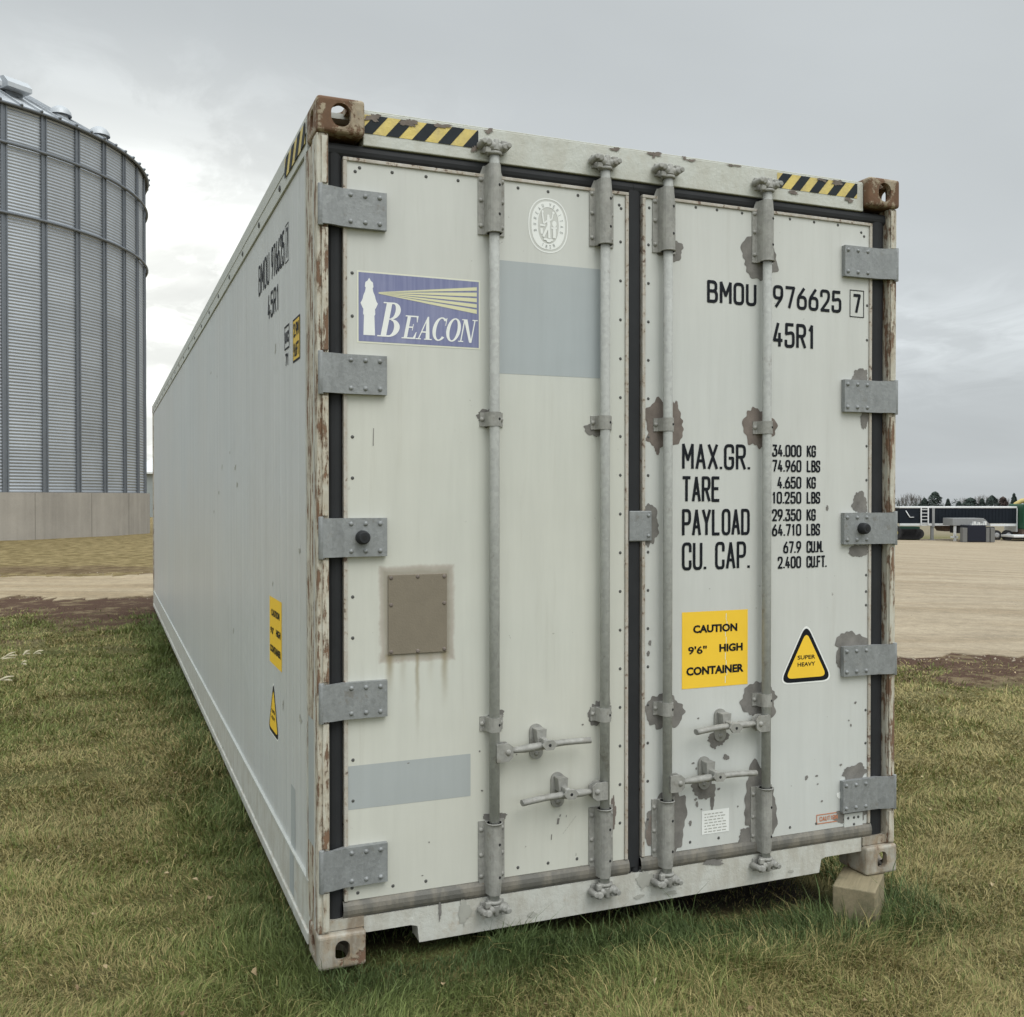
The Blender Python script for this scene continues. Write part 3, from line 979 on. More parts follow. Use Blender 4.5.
def handle(parent, rod, zc, end, zend, keep, zk, dirn):
    """lever from the hub on the bar to its free end, passing its keeper"""
    mb = MB()
    hx = rod+dirn*.043
    hp = [(rod, zc-.032), (rod+dirn*.045, zc-.032), (rod+dirn*.062, zc-.018), (rod+dirn*.062, zc+.018), (rod+dirn*.045, zc+.032), (rod, zc+.032)]
    if dirn < 0: hp = hp[::-1]
    for d0, d1 in ((.017, .026), (-.012, -.004)): mb.prism(hp, lambda u, v, d: (u, -d, v), d0, d1)
    mb.dome((hx, -.026, zc), (0, -1, 0), .011, .007)
    mb.build('handle_hub', M['cast'], parent, .004)
    mb = MB()
    a = Vector((rod+dirn*.055, -.008, zc)); e = Vector((end, -.034, zend))
    pts = []; rd = []
    for k in range(13):
        t = k/12
        p = a.lerp(e, t)
        p.z += .006*sin(t*pi)
        p.y -= .006*sin(min(t*1.5, 1)*pi)
        pts.append(p)
        rd.append(.011 if t < .08 else (.014 if t < .15 else (.018 if t < .45 else (.015 if t < .6 else .0145))))
    mb.tube(pts, rd, 12, squash=.78)
    mb.build('handle', M['cast'], parent)
    mb = MB()
    mb.prism(stadium(keep-.006, zk-.002, .052, .128), lambda u, v, d: (u, -d, v), -.0345, -.026)
    mb.dome((keep-.004, .026, zk+.04), (0, -1, 0), .010, .008)
    mb.dome((keep-.006, .026, zk-.045), (0, -1, 0), .010, .008)
    mb.prism([(keep-.022, zk+.05), (keep+.018, zk+.05), (keep+.014, zk-.002), (keep-.016, zk-.002)], lambda u, v, d: (u, -d, v), -.026, .012)
    c = (keep+.010, zk+.002)
    mb.prism([(c[0]+.028*cos(q*pi/3), c[1]+.020*sin(q*pi/3)) for q in range(6)], lambda u, v, d: (u, -d, v), .048, .060)
    mb.dome((c[0], -.060, c[1]), (0, -1, 0), .006, .001, 8, 1)
    mb.box(c[0]-.02, c[0]+.0, -.048, .026, c[1]+.004, c[1]+.02)
    mb.build('handle_keeper', [M['cast'], M['dark']], parent, .003, fix=False)


handle(dl, .624, .672, .985, .690, .803, .690, 1)
handle(dl, 1.061, .494, .715, .490, .888, .505, -1)
handle(dr, 1.777, .684, 1.432, .680, 1.588, .684, -1)
handle(dr, 1.327, .488, 1.706, .497, 1.515, .503, 1)

# brown cover plate with screws
mb = MB(); mb.box(.246, .457, .029, .0348, 1.034, 1.308)
for x, z in ((.256, 1.298), (.351, 1.30), (.447, 1.298), (.256, 1.205), (.447, 1.205), (.256, 1.044), (.351, 1.042), (.447, 1.044)):
    mb.dome((x, .029, z), (0, -1, 0), .0075, .004, 8, 1)
mb.build('cover_plate', [M['plate'], M['chip2']], dl, .002)

# touch-up rectangles and scratches
mb = MB(); rect(mb, door_P, .657, 1.064, 2.0165, 2.420, .0006); mb.build('paint_patch', M['repaint'], dl)
mb = MB(); mb.face([door_P(.1075, .516, .0006), door_P(.546, .516, .0006), door_P(.546, .666, .0006), door_P(.1075, .664, .0006)]); mb.build('paint_patch', M['repaint2'], dl)
mb = MB()
for (u, v, a, b) in ((.196, 1.779, .0018, .03), (.887, .385, .006, .011), (.895, .405, .004, .004), (.86, .33, .0025, .01), (.92, .40, .002, .004)):
    mb.face([door_P(u-a, v-b, .0012), door_P(u+a*.4, v-b, .0012), door_P(u+a, v+b, .0012), door_P(u-a*.4, v+b, .0012)])
for k in range(7):
    u = .905+k*.008; v = .335+k*.009
    mb.face([door_P(u, v, .0012), door_P(u+.007, v+.007, .0012), door_P(u+.008, v+.009, .0012), door_P(u+.001, v+.002, .0012)])
mb.build('scratch', M['chip'], dl)
sm_r = random.Random(11)
for k in range(9):
    u, v = sm_r.uniform(.25, 1.0), sm_r.uniform(.25, .75)
    patch(u, v, sm_r.uniform(.002, .005), sm_r.uniform(.002, .004), 300+k, door_P, dl, 'paint_chip', 'chip')
for k in range(16):
    u, v = sm_r.uniform(1.4, 2.25), sm_r.uniform(.24, .72)
    patch(u, v, sm_r.uniform(.003, .007), sm_r.uniform(.003, .006), 330+k, door_P, dr, 'paint_chip', 'chip')
for k, (u, v) in enumerate(((1.263, .98), (1.27, 1.02), (2.10, 1.53), (2.19, 1.47), (1.45, .31), (1.48, .38), (2.0, .43), (1.76, .5))):
    patch(u, v, .007, .010, 360+k, door_P, dr, 'paint_chip', 'chip')

PL = [(.640, .787, .035, .025, 'chip'), (1.045, 1.83, .04, .035, 'chip'), (.611, 1.86, .04, .03, 'chip'), (1.055, .775, .05, .042, 'chip'), (1.115, .39, .012, .05, 'chip2'), (.64, .43, .04, .018, 'chip')]
for k, (x, z, a, b, m) in enumerate(PL): patch(x, z, a, b, 20+k, door_P, dl, 'chipped_patch', m, .0014, .3)
PR = [(1.347, 2.526, .062, .050, 'chip'), (1.762, 2.524, .080, .085, 'chip'), (1.330, 1.852, .088, .088, 'chip2'), (1.378, 1.905, .014, .04, 'chip2'), (1.30, 1.77, .012, .035, 'chip2'), (1.765, 1.852, .070, .085, 'chip2'),
      (1.265, 1.466, .045, .072, 'chip'), (1.333, .755, .078, .072, 'chip'), (1.768, .762, .085, .075, 'chip'), (1.575, .628, .045, .032, 'chip'), (1.512, .440, .052, .045, 'chip'),
      (1.549, .385, .008, .045, 'chip'), (1.345, .326, .092, .12, 'chip'), (1.774, .350, .084, .135, 'chip'), (1.285, .30, .03, .06, 'chip2'), (1.715, .232, .04, .035, 'chip'),
      (2.265, 2.075, .055, .034, 'chip'), (2.29, 1.90, .032, .04, 'chip'), (2.268, 1.548, .052, .048, 'chip'), (2.262, 1.352, .052, .030, 'chip'), (2.225, .965, .075, .055, 'chip'), (2.18, .90, .03, .06, 'chip'),
      (2.245, .425, .062, .035, 'chip'), (2.225, .245, .08, .036, 'chip'), (1.613, .551, .014, .011, 'chip'), (2.165, .34, .012, .014, 'white')]
for k, (x, z, a, b, m) in enumerate(PR):
    lim = 2.307
    if x+a*1.25 > lim: a = min(a, (lim-x)/1.0 if lim-x > .02 else .02)
    patch(x, z, a, b, 40+k, door_P, dr, 'chipped_patch', m, .0010+.00003*k, .22)

# ---- lettering on the doors ---------------------------------------------
def lettering(name, P, parent, items, m='black'):
    for it in items:
        mb = MB(); write(mb, P, *it); mb.build(name, M[m], parent)


lettering('identity_lettering', door_P, dr, [('BMOU', 1.521, 1.750, 2.331, 2.419, .0125), ('976625', 1.829, 2.168, 2.333, 2.424, .0125), ('7', 2.228, 2.268, 2.338, 2.418, .0125), ('45R1', 1.829, 2.037, 2.176, 2.276, .0130)])
mb = MB()
for a, b, c, d in ((2.211, 2.285, 2.321, 2.3245), (2.211, 2.285, 2.4305, 2.434), (2.211, 2.2145, 2.3245, 2.4305), (2.2815, 2.285, 2.3245, 2.4305)): rect(mb, door_P, a, b, c, d, .0015)
mb.build('check_digit_frame', M['black'], dr)
lettering('weight_lettering', door_P, dr, [('MAX.GR.', 1.410, 1.722, 1.682, 1.783, .0120), ('TARE', 1.410, 1.583, 1.556, 1.656, .0120), ('PAYLOAD', 1.410, 1.721, 1.425, 1.529, .0120), ('CU.', 1.410, 1.520, 1.292, 1.400, .0120), ('CAP.', 1.560, 1.722, 1.292, 1.400, .0120)])
lettering('weight_figures', door_P, dr, [
    ('34.000', 1.827, 1.970, 1.737, 1.786, .0078), ('KG', 1.996, 2.042, 1.737, 1.786, .0078),
    ('74.960', 1.827, 1.970, 1.676, 1.725, .0078), ('LBS', 1.996, 2.064, 1.676, 1.725, .0078),
    ('4.650', 1.852, 1.970, 1.609, 1.658, .0078), ('KG', 1.996, 2.042, 1.609, 1.658, .0078),
    ('10.250', 1.827, 1.970, 1.548, 1.597, .0078), ('LBS', 1.996, 2.064, 1.548, 1.597, .0078),
    ('29.350', 1.827, 1.970, 1.478, 1.527, .0078), ('KG', 1.996, 2.042, 1.478, 1.527, .0078),
    ('64.710', 1.827, 1.970, 1.418, 1.467, .0078), ('LBS', 1.996, 2.064, 1.418, 1.467, .0078),
    ('67.9', 1.882, 1.970, 1.348, 1.397, .0078), ('CU.M.', 1.996, 2.080, 1.348, 1.397, .0078),
    ('2.400', 1.855, 1.970, 1.287, 1.336, .0078), ('CU.FT.', 1.996, 2.098, 1.287, 1.336, .0078)])


def bftext(txt, P, u0, u1, v0, v1, m, name, parent, off=.0022, bold=.0, o_add=0.):
    cu = bpy.data.curves.new('t', 'FONT'); cu.body = txt; cu.size = 1; cu.offset = bold; cu.resolution_u = 3
    ob = bpy.data.objects.new('t', cu); COL.objects.link(ob)
    dg = bpy.context.evaluated_depsgraph_get()
    me = bpy.data.meshes.new_from_object(ob.evaluated_get(dg))
    bpy.data.objects.remove(ob)
    vs_ = np.array([v.co[:] for v in me.vertices])
    a, b = vs_.min(0), vs_.max(0)
    me2 = bpy.data.meshes.new(name)
    pts = [P(u0+(x-a[0])/(b[0]-a[0])*(u1-u0), v0+(y-a[1])/(b[1]-a[1])*(v1-v0), off) for x, y, z in vs_]
    me2.from_pydata(pts, [], [tuple(p.vertices) for p in me.polygons])
    me2.materials.append(m)
    ob = bpy.data.objects.new(name, me2); COL.objects.link(ob); ob.parent = parent
    return ob


def join_into(name, obs):
    """several text meshes -> one mesh"""
    for o in obs: o.name = name


def caution(P, parent, u0, u1, v0, v1):
    mb = MB(); rect(mb, P, u0, u1, v0, v1, .0010)
    o = mb.build('warning_sticker', M['yellow'], parent)
    if parent is not box_:
        mb = MB()
        for k in range(9):
            v = v1-.012-k*(v1-v0-.02)/9; uu = u0+(u1-u0)*.66+.004*sin(k*2.1)
            mb.face([P(uu, v-.028, .0014), P(uu+.0028, v-.028, .0014), P(uu+.0035, v, .0014), P(uu, v, .0014)])
        mb.build('sticker_crease', M['cream'], parent)
    U = lambda t: u0+(u1-u0)*t
    V = lambda t: v0+(v1-v0)*t
    b = M['black']
    join_into('sticker_lettering', [bftext('CAUTION', P, U(.165), U(.835), V(.72), V(.825), b, 't', parent, bold=.042),
              bftext('9\'6"', P, U(.09), U(.37), V(.445), V(.55), b, 't', parent, bold=.022),
              bftext('HIGH', P, U(.56), U(.92), V(.455), V(.56), b, 't', parent, bold=.042),
              bftext('CONTAINER', P, U(.065), U(.935), V(.17), V(.28), b, 't', parent, bold=.042)])
    return o


def heavy(P, parent, u0, u1, v0, v1):
    cx = (u0+u1)/2
    def tri(sh, r):
        h = v1-v0; a = [(u0+sh*1.55, v0+sh), (u1-sh*1.55, v0+sh), (cx, v1-sh*2.0)]
        return rnd(a, r, 6, True)[:-1]
    for o_, sh, m, nm in ((.0008, -.006, 'white', 'sticker_edge'), (.0012, 0, 'black', 'warning_triangle'), (.0018, .017, 'yellow', 'warning_triangle_face')):
        mb = MB(); pts = tri(sh, .05-sh)
        c = P(cx, (v0*2+v1)/3, o_)
        mb.mesh([c]+[P(a, b, o_) for a, b in pts], [(0, 1+k, 1+(k+1) % len(pts)) for k in range(len(pts))])
        mb.build(nm, M[m], parent)
    h = v1-v0; w2 = (u1-u0)
    join_into('triangle_lettering', [bftext('SUPER', P, cx-w2*.17, cx+w2*.17, v0+h*.385, v0+h*.455, M['black'], 't', parent, .0024, .02),
              bftext('HEAVY', P, cx-w2*.17, cx+w2*.17, v0+h*.265, v0+h*.335, M['black'], 't', parent, .0024, .02)])


caution(door_P, dr, 1.411, 1.713, .833, 1.130)
heavy(door_P, dr, 1.868, 2.126, .823, 1.062)

# small paper notice
mb = MB(); rect(mb, door_P, 1.502, 1.627, .258, .350, .0014); mb.build('paper_notice', M['white'], dr)
mb = MB(); q = random.Random(3)
for k in range(7):
    v = .338-.0115*k; u = 1.514
    while u < 1.60:
        wd = q.uniform(.006, .02); rect(mb, door_P, u, min(u+wd, 1.617), v-.004, v, .0020); u += wd+.005
mb.build('notice_lines', plain('pale print', (.42, .42, .38), .6), dr)
# worn little red printed tag
mb = MB(); rect(mb, door_P, 2.05, 2.175, .268, .272, .0016); rect(mb, door_P, 2.05, 2.175, .232, .236, .0016); rect(mb, door_P, 2.05, 2.054, .236, .268, .0016)
write(mb, door_P, 'CAUTION', 2.066, 2.158, .243, .262, .0035, .0018)
mb.build('faded_tag', M['red'], dr)
mb = MB(); mb.box(2.19, 2.285, .031, .0348, .19, .258)
for x, z in ((2.21, .24), (2.24, .24), (2.262, .24), (2.24, .212)): mb.dome((x, .031, z), (0, -1, 0), .006, .004, 8, 1)
mb.build('corner_plate', [M['door2'], M['rivet']], dr)

# ---- the blue lighthouse sticker ----------------------------------------
mb = MB(); rect(mb, door_P, .140, .583, 2.097, 2.3405, .0008); st = mb.build('sticker_border', M['cream'], dl)
mb = MB(); rect(mb, door_P, .1455, .5775, 2.1025, 2.335, .0013); mb.build('blue_sticker', M['blue'], dl)
mb = MB()
ys = [(2.316, 2.304), (2.297, 2.283), (2.277, 2.263), (2.256, 2.243), (2.237, 2.222)]
for k, (a, b) in enumerate(ys):
    mb.face([door_P(.215, 2.272-.001*k, .0018), door_P(.215, 2.271-.001*k, .0018), door_P(.570, b, .0018), door_P(.570, a, .0018)])
mb.build('sticker_rays', plain('pale yellow rays', (.72, .70, .46), .5, var=.06), dl)
mb = MB()
lh = [(0, 2.318), (.006, 2.308), (.013, 2.303), (.015, 2.288), (.012, 2.284), (.014, 2.272), (.020, 2.258), (.022, 2.248), (.026, 2.238), (.030, 2.232), (.024, 2.218), (.020, 2.212), (.021, 2.196), (.018, 2.19), (.020, 2.130), (.020, 2.124)]
cxl = .182
pl_ = [door_P(cxl+a, z, .0018) for a, z in lh]; pr_ = [door_P(cxl-a, z, .0018) for a, z in lh]
for k in range(len(lh)-1):
    mb.face([pr_[k+1], pl_[k+1], pl_[k], pr_[k]] if lh[k][0] > 0 else [pr_[k+1], pl_[k+1], pl_[k]])
mb.build('lighthouse_picture', M['white'], dl)


def serif_word():
    mb = MB(); cnt = [0]

    def poly(pts, x0, y0, sx, sy):
        cnt[0] += 1
        o = .0020+.00003*(cnt[0] % 9)
        mb.face([door_P(x0+(a+b*.20*sy/sx)*sx, y0+b*sy, o) for a, b in pts])

    def ring(cx, cy, rx, ry, ix, iy, a0, a1, *t, n=14):
        for k in range(n):
            p = a0+(a1-a0)*k/n; q_ = a0+(a1-a0)*(k+1)/n
            poly([(cx+ix*cos(p), cy+iy*sin(p)), (cx+rx*cos(p), cy+ry*sin(p)), (cx+rx*cos(q_), cy+ry*sin(q_)), (cx+ix*cos(q_), cy+iy*sin(q_))], *t)

    def R(a, b, c, d, *t): poly([(a, c), (b, c), (b, d), (a, d)], *t)

    def L(ch, *t):
        if ch == 'B':
            R(.08, .28, 0, 1, *t); R(-.04, .3, 0, .035, *t); R(-.04, .3, .965, 1, *t)
            ring(.34, .755, .30, .245, .11, .20, -pi/2, pi/2, *t); ring(.36, .26, .36, .26, .15, .215, -pi/2, pi/2, *t)
            R(.2, .36, .955, 1, *t); R(.2, .36, .50, .535, *t); R(.2, .38, 0, .045, *t)
        if ch == 'E':
            R(.08, .27, 0, 1, *t); R(-.04, .35, 0, .05, *t); R(-.04, .35, .95, 1, *t)
            R(.2, .68, .94, 1, *t); R(.2, .72, 0, .06, *t); R(.2, .5, .47, .53, *t)
            poly([(.62, 1), (.70, 1), (.70, .72), (.67, .72), (.60, .94)], *t); poly([(.60, .06), (.72, .30), (.76, .30), (.74, 0), (.6, 0)], *t); R(.47, .51, .36, .64, *t)
        if ch == 'A':
            poly([(.08, 0), (.15, 0), (.46, .93), (.42, 1)], *t); poly([(.54, 0), (.78, 0), (.50, 1), (.42, 1), (.38, .86)], *t)
            R(.2, .62, .30, .36, *t); R(-.04, .27, 0, .045, *t); R(.45, .90, 0, .045, *t)
        if ch in 'CO':
            if ch == 'O': ring(.42, .5, .42, .52, .22, .46, 0, 2*pi, *t, n=30)
            else:
                ring(.44, .5, .44, .52, .23, .46, RAD(50), RAD(318), *t, n=24)
                R(.70, .74, .66, 1., *t); poly([(.60, .93), (.72, .8), (.74, .9), (.66, .98)], *t)
        if ch == 'N':
            R(.08, .15, 0, 1, *t); R(.70, .77, 0, 1, *t); poly([(.06, 1), (.27, 1), (.77, .0), (.70, -.03), (.62, 0)], *t)
            R(-.04, .27, 0, .045, *t); R(-.04, .2, .955, 1, *t); R(.58, .90, .955, 1, *t)
    # baseline falls a touch with the print: seen on the photo as one line
    L('B', .213, 2.122, .096, .118)
    x = .297
    for ch, wd in (('E', .058), ('A', .060), ('C', .058), ('O', .061), ('N', .060)):
        L(ch, x, 2.120, .062, .080)
        x += wd*.865
    mb.build('sticker_word', M['white'], dl)


serif_word()

# ---- pale oval seal ------------------------------------------------------
def ell(mb, cx, cz, rx, rz, ix, iz, o, m=0, n=40, e=2.3):
    def pt(a, x, z):
        c, s_ = cos(a), sin(a)
        return cx+math.copysign(abs(c)**(2/e), c)*x, cz+math.copysign(abs(s_)**(2/e), s_)*z
    for k in range(n):
        a, b = 2*pi*k/n, 2*pi*(k+1)/n
        if ix:
            mb.face([door_P(*pt(a, ix, iz), o), door_P(*pt(a, rx, rz), o), door_P(*pt(b, rx, rz), o), door_P(*pt(b, ix, iz), o)], m)
        else:
            mb.face([door_P(cx, cz, o), door_P(*pt(a, rx, rz), o), door_P(*pt(b, rx, rz), o)], m)


mb = MB(); cx, cz = .8465, 2.561
ell(mb, cx, cz, .079, .099, .0745, .0945, .0008)
ell(mb, cx, cz, .067, .087, .041, .066, .0008)
# figure and attributes inside
def blob(u, v, a, b, o=.0010): ell(mb, cx+u, cz+v, a, b, 0, 0, o, n=10, e=2)
def bar(u0, v0, u1, v1, w_, o=.0012):
    d = Vector((u1-u0, v1-v0)).normalized()*w_/2
    mb.face([door_P(cx+u0-d.y, cz+v0+d.x, o), door_P(cx+u0+d.y, cz+v0-d.x, o), door_P(cx+u1+d.y, cz+v1-d.x, o), door_P(cx+u1-d.y, cz+v1+d.x, o)])
blob(0, .034, .005, .007); bar(0, .03, .002, .0, .012); bar(.0, .02, -.018, .006, .006, .0013); bar(-.018, .006, -.024, .045, .006, .0014)
bar(.002, .018, .014, .024, .006, .0015); bar(.014, .024, .019, .046, .005, .0016); blob(.02, .048, .005, .005, .0017); blob(-.023, .048, .004, .006, .0017)
bar(.002, .0, .004, -.046, .009, .0018); bar(.0, .0, -.020, -.042, .009, .0019); blob(.024, .008, .009, .012); bar(.012, -.008, .034, -.006, .006, .0014)
bar(.024, -.01, .024, -.044, .012, .0020); bar(-.033, .0, -.012, -.001, .007, .0012); bar(-.027, -.012, -.026, -.032, .010, .0013); bar(-.018, -.05, .018, -.052, .007, .0021); blob(.002, -.056, .010, .005, .0022)
mb.build('oval_seal', M['white'], dl)
mb = MB()
def ring_text(s_, a0, a1, flip=False):
    for k, c in enumerate(s_):
        if c == ' ': continue
        a = a0+(a1-a0)*k/(len(s_)-1)
        px_, pz_ = cx+cos(a)*.054, cz+sin(a)*.0768
        ta = a-pi/2 if not flip else a+pi/2
        def P(u, v, o, px_=px_, pz_=pz_, ta=ta): return door_P(px_+u*cos(ta)-v*sin(ta), pz_+u*sin(ta)+v*cos(ta), o)
        write(mb, P, c, -.0034, .0034, -.006, .006, .0016, .0014)
ring_text('BUREAU VERITAS', RAD(196), RAD(-16))
ring_text('1828', RAD(246), RAD(294), True)
mb.build('seal_lettering', plain('seal grey', (.36, .375, .36)), dl)

# ---- markings on the left side wall -------------------------------------
def swP(u, v, o): return (.008-o, -u, v)
lettering('side_identity_lettering', swP, box_, [('BMOU', -1.41, -1.09, 2.492, 2.630, .014), ('976625', -1.03, -.70, 2.492, 2.628, .014), ('7', -.655, -.62, 2.50, 2.620, .014), ('45R1', -1.136, -.838, 2.337, 2.447, .014)])
mb = MB()
for a, b, c, d in ((-.68, -.60, 2.486, 2.490), (-.68, -.60, 2.630, 2.634), (-.68, -.675, 2.49, 2.63), (-.605, -.60, 2.49, 2.63), (-.70, -.59, 2.15, 2.157), (-.70, -.59, 2.236, 2.243), (-.70, -.693, 2.157, 2.236), (-.597, -.59, 2.157, 2.236)): rect(mb, swP, a, b, c, d, .0015)
write(mb, swP, 'UIC', -.685, -.605, 2.175, 2.22, .009)
write(mb, swP, '71', -.68, -.61, 2.085, 2.135, .010)
mb.build('code_frame', M['black'], box_)
mb = MB(); rect(mb, swP, -.51, -.36, 2.078, 2.240, .0010, 1); rect(mb, swP, -.50, -.37, 2.086, 2.232, .0015, 0)
write(mb, swP, '2.9M', -.49, -.38, 2.17, 2.222, .010, .0021, 1); write(mb, swP, '9.6FT', -.49, -.38, 2.096, 2.148, .010, .0021, 1)
mb.build('height_sticker', [M['fade_y'], M['black']], box_)
caution(swP, box_, -1.105, -.785, .868, 1.150)
heavy(swP, box_, -1.14, -.865, .570, .800)
mb = MB(); rect(mb, swP, -.575, -.485, .2425, .475, .0008); rect(mb, lambda u, v, o: (.002-o, -u, v), -.575, -.485, .07, .2325, .0008); mb.build('paint_patch', M['repaint2'], box_)
mb = MB(); rect(mb, lambda u, v, o: (-o, -u, v), -.175, -.07, .39, .82, .0009); mb.build('paint_patch', M['repaint2'], box_)

for k in range(14):
    rs = random.Random(500+k)
    y_, z_ = rs.uniform(.3, 4.5), rs.uniform(.5, 2.5)
    patch(-y_, z_, rs.uniform(.008, .03), rs.uniform(.004, .02), 520+k, swP, box_, 'scuff', 'stain', .0009+.00002*k, .5)

# ------------------------------------------------------------ wooden block
def f_wood(b, p, t):
    g = b.noise(b.scale(t, 70, 4, 60), 1, 5, .65)
    n = b.noise(t, 9, 5, .7)
    col = b.mix(g, (.15, .125, .075), (.38, .32, .20))
    col = b.mix(b.step(n, .45, .75), col, (.12, .115, .065))
    b.put(p.inputs['Base Color'], col); p.inputs['Roughness'].default_value = .75
    bump(b, p, g, .002)


M['wood'] = mat('weathered timber', f_wood)
bx_c = Vector((2.24, -.005))
blk = MB()
blk.box(-.083, .083, -.125, .125, 0, .165)
wb = blk.build('wooden_block', M['wood'], None, .005, 2)
wb.location = (2.236, -.005, -.168); wb.rotation_euler = (RAD(0), 0, RAD(-50))
tag(wb, 'squared weathered timber block propping up the right front corner of the container', 'block')

# ------------------------------------------------------------ grain bin
SC = Vector((-8.79, 48.01)); SR = 9.97; EV = 16.4; FT = 1.77
silo = empty('grain_silo', (SC.x, SC.y, 0))
tag(silo, 'large round corrugated steel grain silo on a concrete ring wall, left of the container', 'silo')


def f_corr(b, p, t):
    n = b.noise(b.scale(t, 1, 1, .5), 1.2, 4, .6)
    sp = b.n('ShaderNodeSeparateXYZ', i={0: t}).outputs
    ang = b.m('ARCTAN2', sp[1], sp[0])
    pan = b.n('ShaderNodeTexWhiteNoise', noise_dimensions='2D', i={'Vector': b.n('ShaderNodeCombineXYZ', i={0: b.m('FLOOR', b.m('MULTIPLY', ang, 20/pi)), 1: b.m('FLOOR', b.m('DIVIDE', sp[2], 1.16))}).outputs[0]}).outputs[0]
    k = b.m('ADD', b.m('MULTIPLY_ADD', n, .3, .74), b.m('MULTIPLY', pan, .16))
    b.put(p.inputs['Base Color'], b.mix(1., (.37, .395, .425), grey(b, k), 'MULTIPLY'))
    p.inputs['Metallic'].default_value = .55
    p.inputs['Roughness'].default_value = .42


M['corr'] = mat('corrugated galvanised steel', f_corr)
M['stiff'] = plain('galvanised stiffener', (.17, .185, .205), .5, .4)
M['roofm'] = plain('silo roof steel', (.46, .48, .50), .5, .4)


def f_conc(b, p, t):
    n = b.noise(t, .7, 6, .65)
    s_ = b.noise(b.scale(t, 2.2, 2.2, .12), 1, 5, .6)
    f_ = b.noise(t, 14, 5, .7)
    k = b.m('ADD', b.m('MULTIPLY_ADD', n, .55, .42), b.m('ADD', b.m('MULTIPLY', s_, .65), b.m('MULTIPLY_ADD', f_, .16, -.08)))
    b.put(p.inputs['Base Color'], b.mix(1., (.31, .285, .25), grey(b, k), 'MULTIPLY'))
    p.inputs['Roughness'].default_value = .9
    bump(b, p, f_, .006)


M['seam'] = plain('dark concrete joint', (.20, .185, .16), .9)
M['conc'] = mat('board marked concrete', f_conc)
PITCHC = .122
nz = int((EV-FT)/PITCHC)
NA = 240; SUBZ = 6
zs_ = np.linspace(FT, EV, nz*SUBZ+1)
ang = np.linspace(0, 2*pi, NA, endpoint=False)
rr2 = SR+.012*np.sin(2*pi*np.arange(len(zs_))/SUBZ)
vx = np.stack([rr2[:, None]*np.cos(ang), rr2[:, None]*np.sin(ang), np.repeat(zs_[:, None], NA, 1)], -1).reshape(-1, 3)
ii = np.arange(len(zs_)*NA).reshape(len(zs_), NA)
ff = np.stack([ii[:-1], np.roll(ii, -1, 1)[:-1], np.roll(ii, -1, 1)[1:], ii[1:]], -1).reshape(-1, 4)
mb = MB(); mb.v = vx.tolist(); mb.f = ff.tolist(); mb.mi = [0]*len(ff); mb.sm = [True]*len(ff)
mb.build('bin_wall', M['corr'], silo)
for k in range(40):
    a = RAD(-61.9+9*k)
    mb = MB()
    Mx = Matrix.Rotation(a, 4, 'Z')
    def pp(x, y, z): return Mx @ Vector((x, y, z))
    for y0, y1, dpt in ((-.125, -.05, .07), (.06, .115, .07), (-.05, .06, .035)):
        v = [pp(SR+x, y, z) for z in (FT, EV-.05) for y in (y0, y1) for x in (.016, dpt)]
        mb.mesh(v, [(0, 2, 3, 1), (4, 5, 7, 6), (0, 1, 5, 4), (1, 3, 7, 5), (3, 2, 6, 7), (2, 0, 4, 6)])
    mb.build('stiffener', M['stiff'], silo)
for z in (14.9, 12.27):
    mb = MB(); mb.tube([((SR+.12)*cos(2*pi*k/96), (SR+.12)*sin(2*pi*k/96), z) for k in range(97)], .06, 6, cap=False)
    mb.build('wind_ring', M['stiff'], silo)
mb = MB()
RO = SR+.16; PK = EV+math.tan(RAD(30))*RO
nr = 80
for k in range(nr):
    a0, a1 = 2*pi*k/nr, 2*pi*(k+1)/nr; am = a0+.018
    A = (RO*cos(a0), RO*sin(a0), EV); B = (RO*cos(a1), RO*sin(a1), EV); T = (0.5*cos((a0+a1)/2), .5*sin((a0+a1)/2), PK-.3)
    mb.face([A, B, T])
    # standing rib
    up = Vector((0, 0, .09))
    a2 = a0+.006
    A2 = Vector(A)+up; A3 = Vector((RO*cos(a2), RO*sin(a2), EV)); T0 = Vector((.5*cos(a0), .5*sin(a0), PK-.3))
    mb.face([Vector(A), A2, T0+up, T0]); mb.face([A2, A3+up, T0+up*1.01]); mb.face([A3, T0, T0+up, A3+up])
mb.build('bin_roof', M['roofm'], silo)
mb = MB(); mb.tube([((RO)*cos(2*pi*k/96), (RO)*sin(2*pi*k/96), EV-.03) for k in range(97)], .06, 6, cap=False); mb.build('eave_ring', M['stiff'], silo)
mb = MB()
for k in range(80):
    a = 2*pi*k/80
    mb.dome((RO*cos(a), RO*sin(a), EV+.02), (cos(a), sin(a), .4), .07, .12, 6)
mb.build('eave_clip', M['stiff'], silo)['kind'] = 'stuff'


def roof_pt(a, r, h=0):
    return Vector((r*cos(a), r*sin(a), EV+(RO-r)*math.tan(RAD(30))+h))


